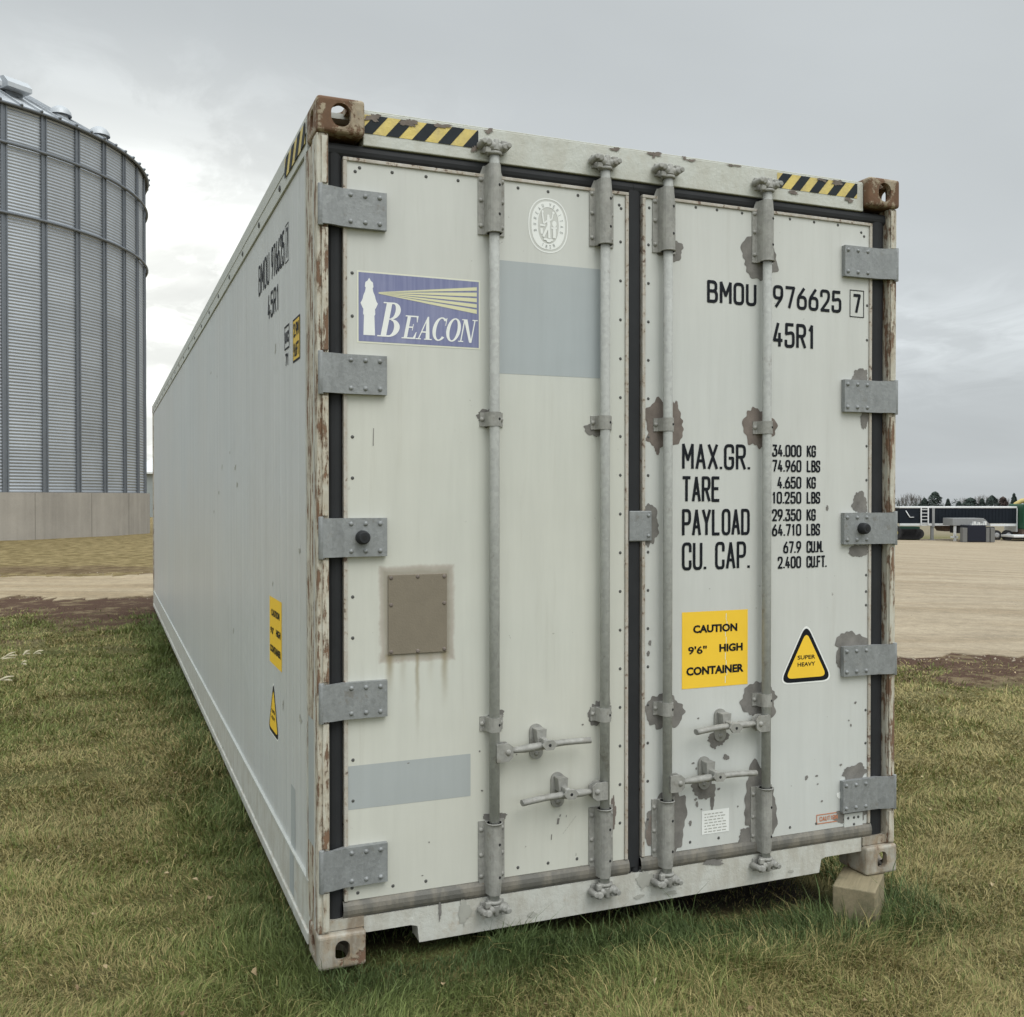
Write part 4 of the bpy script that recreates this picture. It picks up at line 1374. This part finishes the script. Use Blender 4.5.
for a_, r_, kind in ((RAD(-64), SR-1.2, 'box'), (RAD(-55), SR-1.7, 'box'), (RAD(-34), SR-.30, 'dome'), (RAD(-43), SR-1.0, 'dome')):
    mb = MB()
    if kind == 'dome':
        c = roof_pt(a_, r_, .0)
        mb.tube([c-Vector((0, 0, .3)), c+Vector((0, 0, .10))], .30, 14)
        mb.dome(c+Vector((0, 0, .02)), (0, 0, 1), .44, .40, 14, rings=4)
        mb.face([c+Vector((.42*cos(t), -.42*sin(t), .019)) for t in [2*pi*k/14 for k in range(14)]], 1)
        mb.build('roof_vent', [M['roofm'], M['stiff']], silo)
    else:
        c = roof_pt(a_, r_)
        Mx = Matrix.Translation(c) @ Matrix.Rotation(a_, 4, 'Z')
        mb.obox(Mx @ Matrix.Translation((0, 0, -.5)), .7, .7, .49, 1)
        top = [(-.55, 0), (.75, 0), (.75, .2), (.45, .52), (-.3, .6), (-.55, .3)]
        vs2 = [Mx @ Vector((u, y, .0+v*.9)) for y in (-.5, .5) for u, v in top]
        mb.mesh(vs2, [tuple(range(6)), tuple(reversed(range(6, 12)))]+[(k, 6+k, 6+(k+1) % 6, (k+1) % 6) for k in range(6)])
        mb.build('roof_vent', [M['roofm'], M['stiff']], silo)
mb = MB()
NF = 96; RF = SR+.20
for k in range(NF):
    a0, a1 = 2*pi*k/NF, 2*pi*(k+1)/NF
    mb.face([(RF*cos(a0), RF*sin(a0), -.3), (RF*cos(a1), RF*sin(a1), -.3), (RF*cos(a1), RF*sin(a1), FT-.003), (RF*cos(a0), RF*sin(a0), FT-.003)], 0, True)
mb.face([(RF*cos(2*pi*k/NF), RF*sin(2*pi*k/NF), FT-.003) for k in range(NF)])
mb.build('foundation_wall', M['conc'], silo)
for k in range(24):
    a = RAD(15*k+4); mb = MB(); c_, s_ = cos(a), sin(a)
    q_ = [Vector(((RF+.004)*c_-t*s_, (RF+.004)*s_+t*c_, z)) for t, z in ((-.012, -.2), (.012, -.2), (.012, FT-.02), (-.012, FT-.02))]
    mb.face(q_); mb.build('wall_joint', M['seam'], silo)

# ------------------------------------------------------------ far shed, left
def farP(l, d, z=None):
    x, y = yard(l, d)
    return Vector((x, y, float(hill(x, y)) if z is None else z))


M['shedroof'] = plain('white roof sheet', (.72, .74, .75), .45, .1)
M['shedwall'] = plain('grey green wall sheet', (.30, .33, .33), .6)
sh = empty('farm_shed', farP(-30.5, 92, 0), -YAW)
tag(sh, 'low shed with a white metal roof, glimpsed between the silo and the container', 'shed')
mb = MB(); mb.box(-3.2, 9.5, 0, 14, -.5, 3.75); mb.build('wall', M['shedwall'], sh)
mb = MB()
pr_ = [(-.4, 3.72), (14.4, 3.72), (14.4, 3.9), (7, 6.25), (-.4, 3.9)]
mb.prism(pr_, lambda u, v, d: (d, u, v), -3.6, 9.9); mb.build('roof', M['shedroof'], sh)

# ------------------------------------------------------------ machinery across the yard
M['darkframe'] = plain('dark frame', (.06, .06, .06), .8)
M['tarp'] = plain('dark trailer side', (.014, .018, .024), .9, var=.3, scale=2)
M['alu'] = plain('bright trailer rail', (.70, .71, .71), .4, .2)
M['midgrey'] = plain('grey trailer metal', (.27, .275, .275), .6, .0)
M['tyre'] = plain('tyre rubber', (.03, .03, .032), .8)
M['rim'] = plain('grey wheel rim', (.35, .35, .35), .5)
M['rimy'] = plain('yellow wheel rim', (.62, .50, .05), .5)
M['green'] = plain('green machine paint', (.025, .085, .045), .4)
M['ymach'] = plain('yellow machine paint', (.50, .40, .16), .5)
M['rustbrown'] = plain('brown machine steel', (.12, .085, .065), .7)


def wheel(parent, x, y, z, r, wd, rim='rim'):
    mb = MB()
    mb.tube([(x, y-wd/2, z), (x, y-wd/2+.05, z), (x, y+wd/2-.05, z), (x, y+wd/2, z)], [r*.9, r, r, r*.9], 24)
    w_ = mb.build('wheel', M['tyre'], parent)
    mb = MB(); mb.tube([(x, y-wd/2-.03, z), (x, y-wd/2-.01, z)], [r*.3, r*.55], 18)
    mb.build('rim', M[rim], w_)


def yard_empty(name, l, d):
    p = farP(l, d)
    return empty(name, p, -YAW)


# hopper-bottom grain trailer, broadside; local x along, y away
tr = yard_empty('grain_trailer', 38.3, 100)
tag(tr, 'long dark grain trailer with white top rail and ladder, parked across the gravel yard', 'trailer')
mb = MB(); mb.prism([(0.0, 1.75), (11.5, 1.75), (11.5, 3.25), (0.0, 3.25)], lambda u, v, d: (u, d, v), 0, 2.5)
mb.prism([(4.0, 1.75), (4.6, .95), (6.0, .95), (6.8, 1.75)], lambda u, v, d: (u, d, v), .2, 2.3, 1)
mb.build('body', [M['tarp'], M['rustbrown']], tr)
mb = MB(); mb.box(-.05, 11.55, -.06, 2.56, 3.25, 3.42); mb.box(11.5, 11.62, -.04, 2.5, .9, 3.25); mb.build('top_rail', M['alu'], tr, .02)
mb = MB(); mb.box(0, 6.2, -.05, .25, 1.52, 1.75); mb.box(8.9, 11.5, -.05, .25, 1.48, 1.72); mb.build('lower_rail', M['alu'], tr)
mb = MB()
for x in (2.05, 2.75): mb.box(x-.06, x+.06, -.14, -.06, 1.6, 3.3)
for k in range(5): mb.box(2.05, 2.75, -.13, -.09, 1.75+k*.33, 1.82+k*.33)
mb.build('ladder', M['alu'], tr)
mb = MB(); mb.box(3.15, 3.4, -.1, -.02, 1.4, 3.25); mb.box(3.1, 3.35, 0, .25, .15, 1.5); mb.box(3.0, 3.45, -.1, .35, 0, .15); mb.build('landing_leg', M['midgrey'], tr)
mb = MB()
for k in range(24): mb.box(3.5+k*.33, 3.53+k*.33, -.03, 0., 1.8, 3.2)
mb.build('side_rib', M['tarp'], tr)['kind'] = 'stuff'
for x in (9.6, 10.75): wheel(tr, x, .3, .55, .52, .5)
mb = MB(); mb.tube([(.55, -.06, 3.0), (.95, -.06, 2.35), (1.35, -.06, 2.35)], .05, 6); mb.build('crank_handle', M['alu'], tr)

# a second white-railed flatbed in front of it
fb = yard_empty('flatbed_trailer', 42.3, 97)
tag(fb, 'low gooseneck flatbed trailer with a grey raised neck, in front of the dark grain trailer', 'trailer')
mb = MB(); mb.box(-.1, 2.9, 0, 2.2, 1.65, 2.35); mb.prism([(2.9, 1.75), (2.9, 2.35), (3.2, 2.2), (3.7, 1.62), (3.35, 1.6)], lambda u, v, d: (u, d, v), .3, 1.9); mb.build('neck', M['midgrey'], fb, .02)
mb = MB(); mb.box(.5, 1.2, .2, 2, .9, 1.65); mb.box(1.6, 4.2, .6, 1.6, 1.15, 1.5); mb.build('frame', M['tyre'], fb)
mb = MB(); mb.box(.1, .3, .1, .3, 0, 1.65); mb.box(-.1, .5, .1, .5, .45, .62); mb.build('landing_leg', M['alu'], fb)
mb = MB(); mb.box(5.6, 10.2, -.3, 2.2, .52, .72); mb.box(5.6, 10.2, -.2, 2.1, .38, .52, 1); mb.build('deck', [M['alu'], M['tyre']], fb, .02)
for x in (7.4, 8.8): wheel(fb, x, 0, .27, .27, .3)

# dark implement box between them
ib = yard_empty('implement_box', 42.07, 94.5)
tag(ib, 'black slatted implement crate with grey end posts, standing in front of the parked trailers', 'farm implement')
mb = MB(); mb.box(.45, 2.15, 0, 1.6, .2, 1.75); mb.build('crate', plain('blue black steel', (.018, .02, .03), .4), ib, .03)
for a, b in ((0, .42), (2.18, 2.5), (2.6, 3.0)):
    mb = MB(); mb.box(a, b, 0, .6, .18, 1.5); mb.build('end_post', plain('grey end post', (.17, .17, .165), .8), ib)
mb = MB(); mb.box(0.1, 2.95, .1, 1.5, 0, .18); mb.build('skid', M['rustbrown'], ib)
q = random.Random(8)
for k in range(7):
    mb = MB(); x = .9+k*.2; mb.box(x, x+.16, .1, .5, 1.75, 1.75+q.uniform(.08, .35)); mb.build('bright_fitting', M['alu'], ib)

# tractor mostly hidden behind the container edge
tt = yard_empty('tractor', 36.15, 99)
tag(tt, 'green tractor with yellow wheel centres, half hidden behind the right edge of the container', 'tractor')
wheel(tt, 1.0, 0, .85, .85, .6, 'rimy')
wheel(tt, -2.2, 0, .65, .65, .5, 'rimy')
mb = MB(); mb.box(-2.6, .3, .5, 1.6, .9, 1.9); mb.box(.2, 3.9, .4, 1.8, .15, 1.45, 1); mb.build('body', [M['green'], plain('dark green steel', (.015, .045, .03), .5)], tt, .05)
mb = MB(); mb.box(-.6, .9, .4, 1.8, 1.9, 2.9); mb.build('cab', M['tyre'], tt, .08)
for k in range(8):
    mb = MB(); mb.tube([(1.9+k*.25, -.0, .75), (1.9+k*.25, .3, .75)], .5, 14); mb.build('roller', M['tyre'], tt)

# combine at the right edge
cb = yard_empty('combine_harvester', 49.9, 99)
tag(cb, 'green combine harvester at the right edge, behind the end of the grain trailer', 'combine harvester')
mb = MB(); mb.box(.1, 6.5, 0, 3, 1.25, 3.7); mb.build('body', M['green'], cb, .1)
mb = MB(); mb.box(.25, 1.6, -.04, 0, 2.1, 2.3); mb.box(.25, 1.6, -.04, 0, 1.6, 1.8); mb.build('side_stripe', M['midgrey'], cb)
mb = MB(); mb.box(.1, 5, .3, 2.6, .7, 1.25); mb.build('chassis', M['rustbrown'], cb)
wheel(cb, 1.1, 0, .55, .55, .5); wheel(cb, 4.6, 0, .9, .9, .7, 'rimy')
ar = yard_empty('grain_auger', 50.6, 103)
tag(ar, 'yellow arched machine spout rising above the trailer at the right edge', 'farm machine')
mb = MB()
pts = [(0., 0, 2.6), (.2, 0, 3.2), (.6, 0, 3.7), (1.2, 0, 4.0), (2.4, 0, 4.15), (5, 0, 4.15)]
mb.tube(pts, [.14, .18, .2, .24, .26, .26], 8); mb.tube([(.7, 0, 2.6), (.9, 0, 3.2), (1.5, 0, 3.6), (3.6, 0, 3.7)], .14, 8); mb.build('spout', M['ymach'], ar)
mb = MB(); mb.box(.2, 3.2, -.1, .4, 0, 3.4); mb.build('base', M['ymach'], ar)

# ------------------------------------------------------------ far trees
def f_leafcol(name, c0, c1):
    def fn(b, p, t):
        oi = b.n('ShaderNodeNewGeometry').outputs['Random Per Island']
        b.put(p.inputs['Base Color'], b.mix(oi, c0, c1)); p.inputs['Roughness'].default_value = .8
        p.inputs['Specular IOR Level'].default_value = .1
    return mat(name, fn)


M['pine'] = f_leafcol('distant evergreen', (.035, .05, .045), (.075, .095, .08))
M['pine2'] = f_leafcol('distant brown evergreen', (.07, .05, .045), (.12, .09, .08))
M['bark'] = plain('grey bark', (.12, .11, .10), .9)
M['twig'] = plain('pale twigs', (.21, .20, .19), .9)


def evergreen(l, d, h, wd, seed, label, m='pine', peak=1.):
    r = random.Random(seed)
    root = empty('evergreen_tree', farP(l, d))
    tag(root, label, 'tree', 'evergreen trees behind the parked machinery')
    mb = MB(); mb.tube([(0, 0, -.2), (0, 0, h*.5), (0, 0, h*.93)], [.22, .14, .04], 7); mb.build('trunk', M['bark'], root)
    mb = MB()
    for k in range(1700):
        t = r.random()**.75
        rad = wd*.62*((1-t)**(.75*peak))*(.88+.24*r.random())*(1+.12*sin(t*19+seed))
        a = r.uniform(0, 2*pi); q_ = rad*math.sqrt(r.uniform(.15, 1))
        c = Vector((q_*cos(a), q_*sin(a), .25+t*(h-.35)))
        s_ = r.uniform(.18, .45)
        d1 = Vector((cos(a)*s_, sin(a)*s_, -s_*.35)); d2 = Vector((-sin(a), cos(a), r.uniform(-.4, .4)))*s_*.5
        mb.face([c-d2, c+d1, c+d2]); mb.face([c-d1*.3+Vector((0, 0, s_*.4)), c+d2, c+d1*.8])
    mb.build('crown', M[m], root)


TR = [(924.5, 497.5, 11, 'small pointed evergreen, first from the container', 1.), (935, 491.5, 14, 'tall broad evergreen, highest behind the front of the grain trailer', .55), (948, 498.5, 6, 'thin small evergreen just right of the tallest one', 1.),
      (959, 501, 8, 'very low evergreen, shortest of the row above the trailer', 1.), (970.5, 497.5, 15, 'wide rounded evergreen above the middle of the grain trailer', .6), (982, 498, 8, 'narrow evergreen between two wide ones above the trailer', 1.),
      (992, 495, 16, 'wide pointed evergreen above the right half of the grain trailer', .85), (1014, 493, 9, 'dark evergreen next to the yellow spout', 1.2)]
DT = 270.
for k, (px_, py_, pw, lab, pk) in enumerate(TR):
    l = (px_-512)/1013.*DT
    zt = CAM.z+(497.4-py_)*DT/1013.
    x, y = yard(l, DT); zb = float(hill(x, y))
    evergreen(l, DT, zt-zb, pw*DT/1013.*1.05, 50+k, lab, 'pine', pk)
evergreen((1003-512)/1013.*275, 275, 4.6, 2.6, 91, 'reddish brown conifer between the evergreens near the yellow spout', 'pine2', .6)
x, y = yard(130, 285)
hd = MB(); r = random.Random(4)
for k in range(7000):
    u = r.uniform(-35, 35); zz = r.uniform(0, 4.4)*(1+.35*sin(u*.7)+.2*sin(u*2.3))*.62; yy = r.uniform(-1, 1)
    s_ = r.uniform(.2, .5)
    c = Vector((u, yy, zz))
    d1 = Vector((r.uniform(-1, 1), r.uniform(-1, 1), r.uniform(-.5, 1)))*s_; d2 = Vector((r.uniform(-1, 1), r.uniform(-1, 1), r.uniform(-1, 1)))*s_
    hd.face([c, c+d1, c+d2])
hb = hd.build('scrub', M['pine'], None); hb.location = farP(130, 280); hb.rotation_euler = (0, 0, -YAW)
tag(hb, kind='stuff')


def bare_tree(l, d, h, seed, label, wd=1.):
    r = random.Random(seed)
    root = empty('bare_tree', farP(l, d))
    tag(root, label, 'tree', 'leafless trees on the horizon')
    tk = MB(); cr = MB()
    tk.tube([(0, 0, -.2), (r.uniform(-.1, .1), 0, h*.22), (r.uniform(-.2, .2), 0, h*.4)], [.16, .12, .08], 6)
    for k in range(22):
        z0 = r.uniform(.1, .45)*h; a = r.uniform(0, 2*pi); sp = r.uniform(.15, .5)*h*.5*wd
        p1 = Vector((0, 0, z0)); p3 = Vector((cos(a)*sp, sin(a)*sp, h*r.uniform(.75, 1.)))
        p2 = p1.lerp(p3, .45)+Vector((cos(a), sin(a), 0))*sp*.25
        cr.tube([p1, p2, p3], [.06, .04, .015], 4, cap=False)
        for j in range(8):
            b0 = p2.lerp(p3, r.random()); e = b0+Vector((r.uniform(-1, 1)*.5*wd, r.uniform(-1, 1)*.5, r.uniform(.3, 1.1)))*h*.16
            cr.tube([b0, e], [.025, .012], 3, cap=False)
    tk.build('trunk', M['bark'], root); cr.build('crown', M['twig'], root)


BT = [(900.5, 498, 'leafless tree right beside the container edge'), (905, 495, 'leafless tree, second from the container edge'), (910, 494, 'leafless tree with a tall pale crown above the trailer nose'), (915, 495, 'leafless tree over the trailer ladder'), (919, 496, 'leafless tree left of the first evergreen'),
      (964, 498, 'thin leafless tree between the low and the rounded evergreen'), (978, 496, 'leafless tree showing left of the narrow evergreen'), (985, 495, 'leafless tree between the narrow and the wide pointed evergreen'), (1000, 497, 'leafless tree right of the wide pointed evergreen'), (1006, 499, 'leafless tree just left of the yellow spout')]
for k, (px_, py_, lab) in enumerate(BT):
    D_ = 300.
    l = (px_-512)/1013.*D_; zt = CAM.z+(497.4-py_)*D_/1013.
    x, y = yard(l, D_); zb = float(hill(x, y))
    bare_tree(l, D_, zt-zb, 70+k, lab, 1.25)

# ------------------------------------------------------------ corn husks
M['husk'] = plain('dry corn husk', (.50, .45, .32), .7)
HK = [(-1.53, 7.77, .25, .3, 'pale dry corn husk, largest of the litter in the grass at left'), (-1.39, 8.02, .2, 1.2, 'upright pale husk leaf farthest from the container in the grass'), (-1.28, 8.02, .13, .1, 'small pale husk leaf nearest the gravel lane'),
      (-1.366, 7.31, .13, -1., 'short bright husk piece in the middle of the litter'), (-1.436, 6.27, .17, -.3, 'pale husk leaf nearest the camera in the grass at left')]
for k, (x, y, ln, an, lab) in enumerate(HK):
    r = random.Random(k+30)
    mb = MB()
    for j in range(3 if k == 0 else 2):
        a = an+r.uniform(-.6, .6); l_ = ln*.75*r.uniform(.5, 1); w2 = .010
        pr = None
        for i in range(6):
            t = i/5; c = Vector((cos(a)*l_*(t-.5), sin(a)*l_*(t-.5), .022+.016*sin(t*pi)*(1 if j else .6)+.03*j*t))
            n_ = Vector((-sin(a), cos(a), .5))*w2*sin(max(t, .1)*pi*.95+.05)
            cur = (c-n_, c+Vector((0, 0, .006)), c+n_)
            if pr:
                mb.face([pr[0], cur[0], cur[1], pr[1]], 0, True); mb.face([pr[1], cur[1], cur[2], pr[2]], 0, True)
            pr = cur
    o = mb.build('corn_husk', M['husk'], None); o.location = (x, y, float(hill(x, y))+.02)
    tag(o, lab, 'corn husk', 'corn husks littering the grass')


# ------------------------------------------------------------ grass
def vnoise(x, y, s_, seed):
    r = np.random.RandomState(seed)
    g = r.rand(128, 128)
    x = x/s_+500; y = y/s_+500
    xi = np.floor(x).astype(int); yi = np.floor(y).astype(int)
    fx = x-xi; fy = y-yi; fx = fx*fx*(3-2*fx); fy = fy*fy*(3-2*fy)
    q_ = lambda i, j: g[i % 128, j % 128]
    return (q_(xi, yi)*(1-fx)+q_(xi+1, yi)*fx)*(1-fy)+(q_(xi, yi+1)*(1-fx)+q_(xi+1, yi+1)*fx)*fy


def make_grass(NB=900000):
    r = np.random.RandomState(12)
    # spread from the near lawn outwards, thinning with distance
    u = r.rand(NB)
    D = 1.6*(14.6/1.6)**(u**.92)
    lat = r.uniform(-.62, .62, NB)
    l = lat*(D+.5)*1.02
    x = CAM.x+R2.x*l+F2.x*D; y = CAM.y+R2.y*l+F2.y*D
    # distances to the container's foot
    dx_ = np.maximum(np.maximum(-x, x-2.438), 0); dy_ = np.maximum(-y, 0)
    foot = np.hypot(dx_, dy_)
    inside = (x > .0) & (x < 2.438) & (y > .0)
    keep = ~(inside & (y > .9)) & ~(inside & (y > .12) & (r.rand(NB) < .8))
    keep &= ~((np.hypot(x-2.236, y+.005) < .11))
    keep &= ~((x > 0) & (x < .17) & (y > -.01) & (y < .19))
    n1_ = vnoise(x, y, 1.1, 1); n2_ = vnoise(x, y, .33, 2); n3_ = vnoise(x, y, 2.6, 3)
    # bare soil along the lane/yard edges
    right = l > .5
    e1 = D+1.6*(vnoise(x, y, .8, 5)-.5)
    soil = np.where(right, (e1 > 9.95), (e1 > 13.4))
    keep &= ~(soil & (r.rand(NB) < .93))
    keep &= ~(right & (D > 11.1))
    soft = (~right) & (D > 10.5) & (vnoise(x, y, .9, 6) > .62)
    keep &= ~(soft & (r.rand(NB) < .8))
    idx = np.where(keep)[0]
    x, y, D, foot, inside, n1_, n2_, n3_ = [q[idx] for q in (x, y, D, foot, inside, n1_, n2_, n3_)]
    n = len(idx)
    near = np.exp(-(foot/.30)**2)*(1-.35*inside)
    frontfoot = np.exp(-(foot/.45)**2)*(y < .15)*(x > -.05)
    blk0 = np.exp(-(np.hypot(x-2.28, y+.05)/.45)**2)
    g = np.clip(.28+.75*(n1_-.5)+.5*(n2_-.5)+.5*(n3_-.5)+.7*near+.35*frontfoot, 0, 1)    # greenness
    g = g-.24*smooth(2.7, 3.6, x)*(1-blk0)
    isg = r.rand(n) < .18+.80*g
    ln = r.uniform(.024, .056, n)*(1+.5*n2_)*(1+.35*near+.5*frontfoot*smooth(.3, .9, x))*(1-.45*inside)
    ln *= np.where(isg, 1., 1.05)
    blk = np.exp(-(np.hypot(x-2.28, y+.05)/.28)**2)
    ln *= 1+.7*blk*(r.rand(n) < .6)
    tall = (r.rand(n) < .010*(1+3*near))
    ln = np.where(tall, ln*1.9, ln)
    tuft = np.clip((vnoise(x, y, .17, 21)-.62)*3.2, 0, 1)
    ln *= 1+.75*tuft
    worn = np.clip((vnoise(x, y, .42, 22)-.66)*4, 0, 1)
    ln *= 1-.5*worn
    wd = (.0009+.0011*r.rand(n)**2)*np.clip(D/3.4, 1, 3.2)
    az_ = r.uniform(0, 2*pi, n)
    comb = 6.28*vnoise(x, y, .5, 9)*1.6
    az_ = np.where(r.rand(n) < .5, comb+r.normal(0, .5, n), az_)
    lean = np.where(isg, r.uniform(.2, 1.15, n), r.uniform(.7, 1.5, n))
    lean = lean*(1-.25*near)
    dirx, diry = np.cos(az_), np.sin(az_)
    hx = np.sin(lean); hz = np.cos(lean)
    z = hill(x, y)-.006
    fa = r.uniform(0, 2*pi, n); sxv, syv = np.cos(fa), np.sin(fa)
    V = np.zeros((n, 5, 3), np.float32)
    b0 = np.stack([x, y, z], -1)
    side = np.stack([sxv*wd, syv*wd, np.zeros(n)], -1)
    midp = b0+np.stack([dirx*hx*.35*ln, diry*hx*.35*ln, (hz*.45+.13)*ln], -1)
    tip = b0+np.stack([dirx*hx*1.0*ln, diry*hx*1.0*ln, np.maximum(hz*.85, .10)*ln], -1)
    V[:, 0] = b0-side; V[:, 1] = b0+side; V[:, 2] = midp+side*.8; V[:, 3] = midp-side*.8; V[:, 4] = tip
    me = bpy.data.meshes.new('grass')
    me.vertices.add(n*5); me.vertices.foreach_set('co', V.reshape(-1))
    base = (np.arange(n)*5)[:, None]
    loops = np.concatenate([base+np.array([0, 1, 2, 3]), base+np.array([3, 2, 4])], 1).reshape(-1).astype(np.int32)
    me.loops.add(n*7); me.loops.foreach_set('vertex_index', loops)
    st_ = (np.arange(n)*7)[:, None]+np.array([0, 4]); tot = np.tile(np.array([4, 3]), n)
    me.polygons.add(n*2); me.polygons.foreach_set('loop_start', st_.reshape(-1).astype(np.int32)); me.polygons.foreach_set('loop_total', tot.astype(np.int32))
    me.update(calc_edges=True)
    green = np.array([.152, .178, .052]); deep = np.array([.060, .098, .036]); straw = np.array([.40, .335, .145]); brown = np.array([.235, .195, .078])
    t1 = r.rand(n)[:, None]
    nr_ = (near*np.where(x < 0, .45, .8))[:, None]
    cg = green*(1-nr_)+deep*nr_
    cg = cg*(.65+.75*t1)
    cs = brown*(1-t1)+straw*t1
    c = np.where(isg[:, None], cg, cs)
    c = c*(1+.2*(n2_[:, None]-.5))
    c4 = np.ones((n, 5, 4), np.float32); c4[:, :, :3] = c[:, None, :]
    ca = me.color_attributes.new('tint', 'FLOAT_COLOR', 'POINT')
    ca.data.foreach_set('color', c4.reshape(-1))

    def fn(b, p, t):
        at = b.n('ShaderNodeAttribute', attribute_name='tint')
        b.put(p.inputs['Base Color'], at.outputs[0]); p.inputs['Roughness'].default_value = .6
        p.inputs['Specular IOR Level'].default_value = .25
    me.materials.append(mat('grass blades', fn))
    o = bpy.data.objects.new('grass', me); COL.objects.link(o)
    tag(o, 'patchy green and straw coloured grass', 'grass', kind='stuff')


make_grass()



def scatter(name, kind_mat, pts, smin, smax, flat, seed, col):
    r = np.random.RandomState(seed)
    v = []; f = []
    for (x, y) in pts:
        q = r.uniform(smin, smax); h = q*(.08 if flat else .55)
        z = float(hill(x, y))+(.035 if flat else .004)+(0.0016*max(0, (Vector((x, y))-Vector((CAM.x, CAM.y))).dot(F2)-14) if not flat else 0)
        a0 = r.uniform(0, 6.28); o = len(v); m_ = 5
        for k in range(m_):
            a = a0+2*pi*k/m_; w_ = q*r.uniform(.6, 1.1)*(.45 if flat and k % 2 else 1)
            v.append((x+cos(a)*w_, y+sin(a)*w_, z+(r.uniform(-.01, .01) if flat else 0)))
        v.append((x+r.uniform(-.2, .2)*q, y+r.uniform(-.2, .2)*q, z+h+.002))
        for k in range(m_): f.append((o+k, o+(k+1) % m_, o+m_))
    me = bpy.data.meshes.new(name); me.from_pydata(v, [], f); me.materials.append(kind_mat)
    o = bpy.data.objects.new(name, me); COL.objects.link(o); tag(o, kind='stuff')


def f_rand(name, c0, c1):
    def fn(b, p, t):
        b.put(p.inputs['Base Color'], b.mix(b.n('ShaderNodeNewGeometry').outputs['Random Per Island'], c0, c1)); p.inputs['Roughness'].default_value = .85
    return mat(name, fn)


rs = np.random.RandomState(77)
pts = []
for k in range(6500):
    d = 11.0+32*rs.rand()**1.25; l = rs.uniform(2.5, .62*d+1)
    if l > 2.5: pts.append(yard(l, d))
for k in range(1500):
    d = 15.9+5.6*rs.rand(); pts.append(yard(rs.uniform(-.62*d, -2.), d))
scatter('loose_stones', f_rand('loose gravel', (.16, .13, .10), (.44, .37, .27)), pts, .005, .019, False, 5, None)
pts = []
for k in range(420):
    d = 2.2+9*rs.rand(); l = rs.uniform(-.6, .6)*d; x, y = yard(l, d)
    if not (-.05 < x < 2.5 and y > -.05): pts.append((x, y))
scatter('fallen_leaves', f_rand('dead leaf bits', (.16, .10, .05), (.48, .38, .22)), pts, .006, .017, True, 6, None)
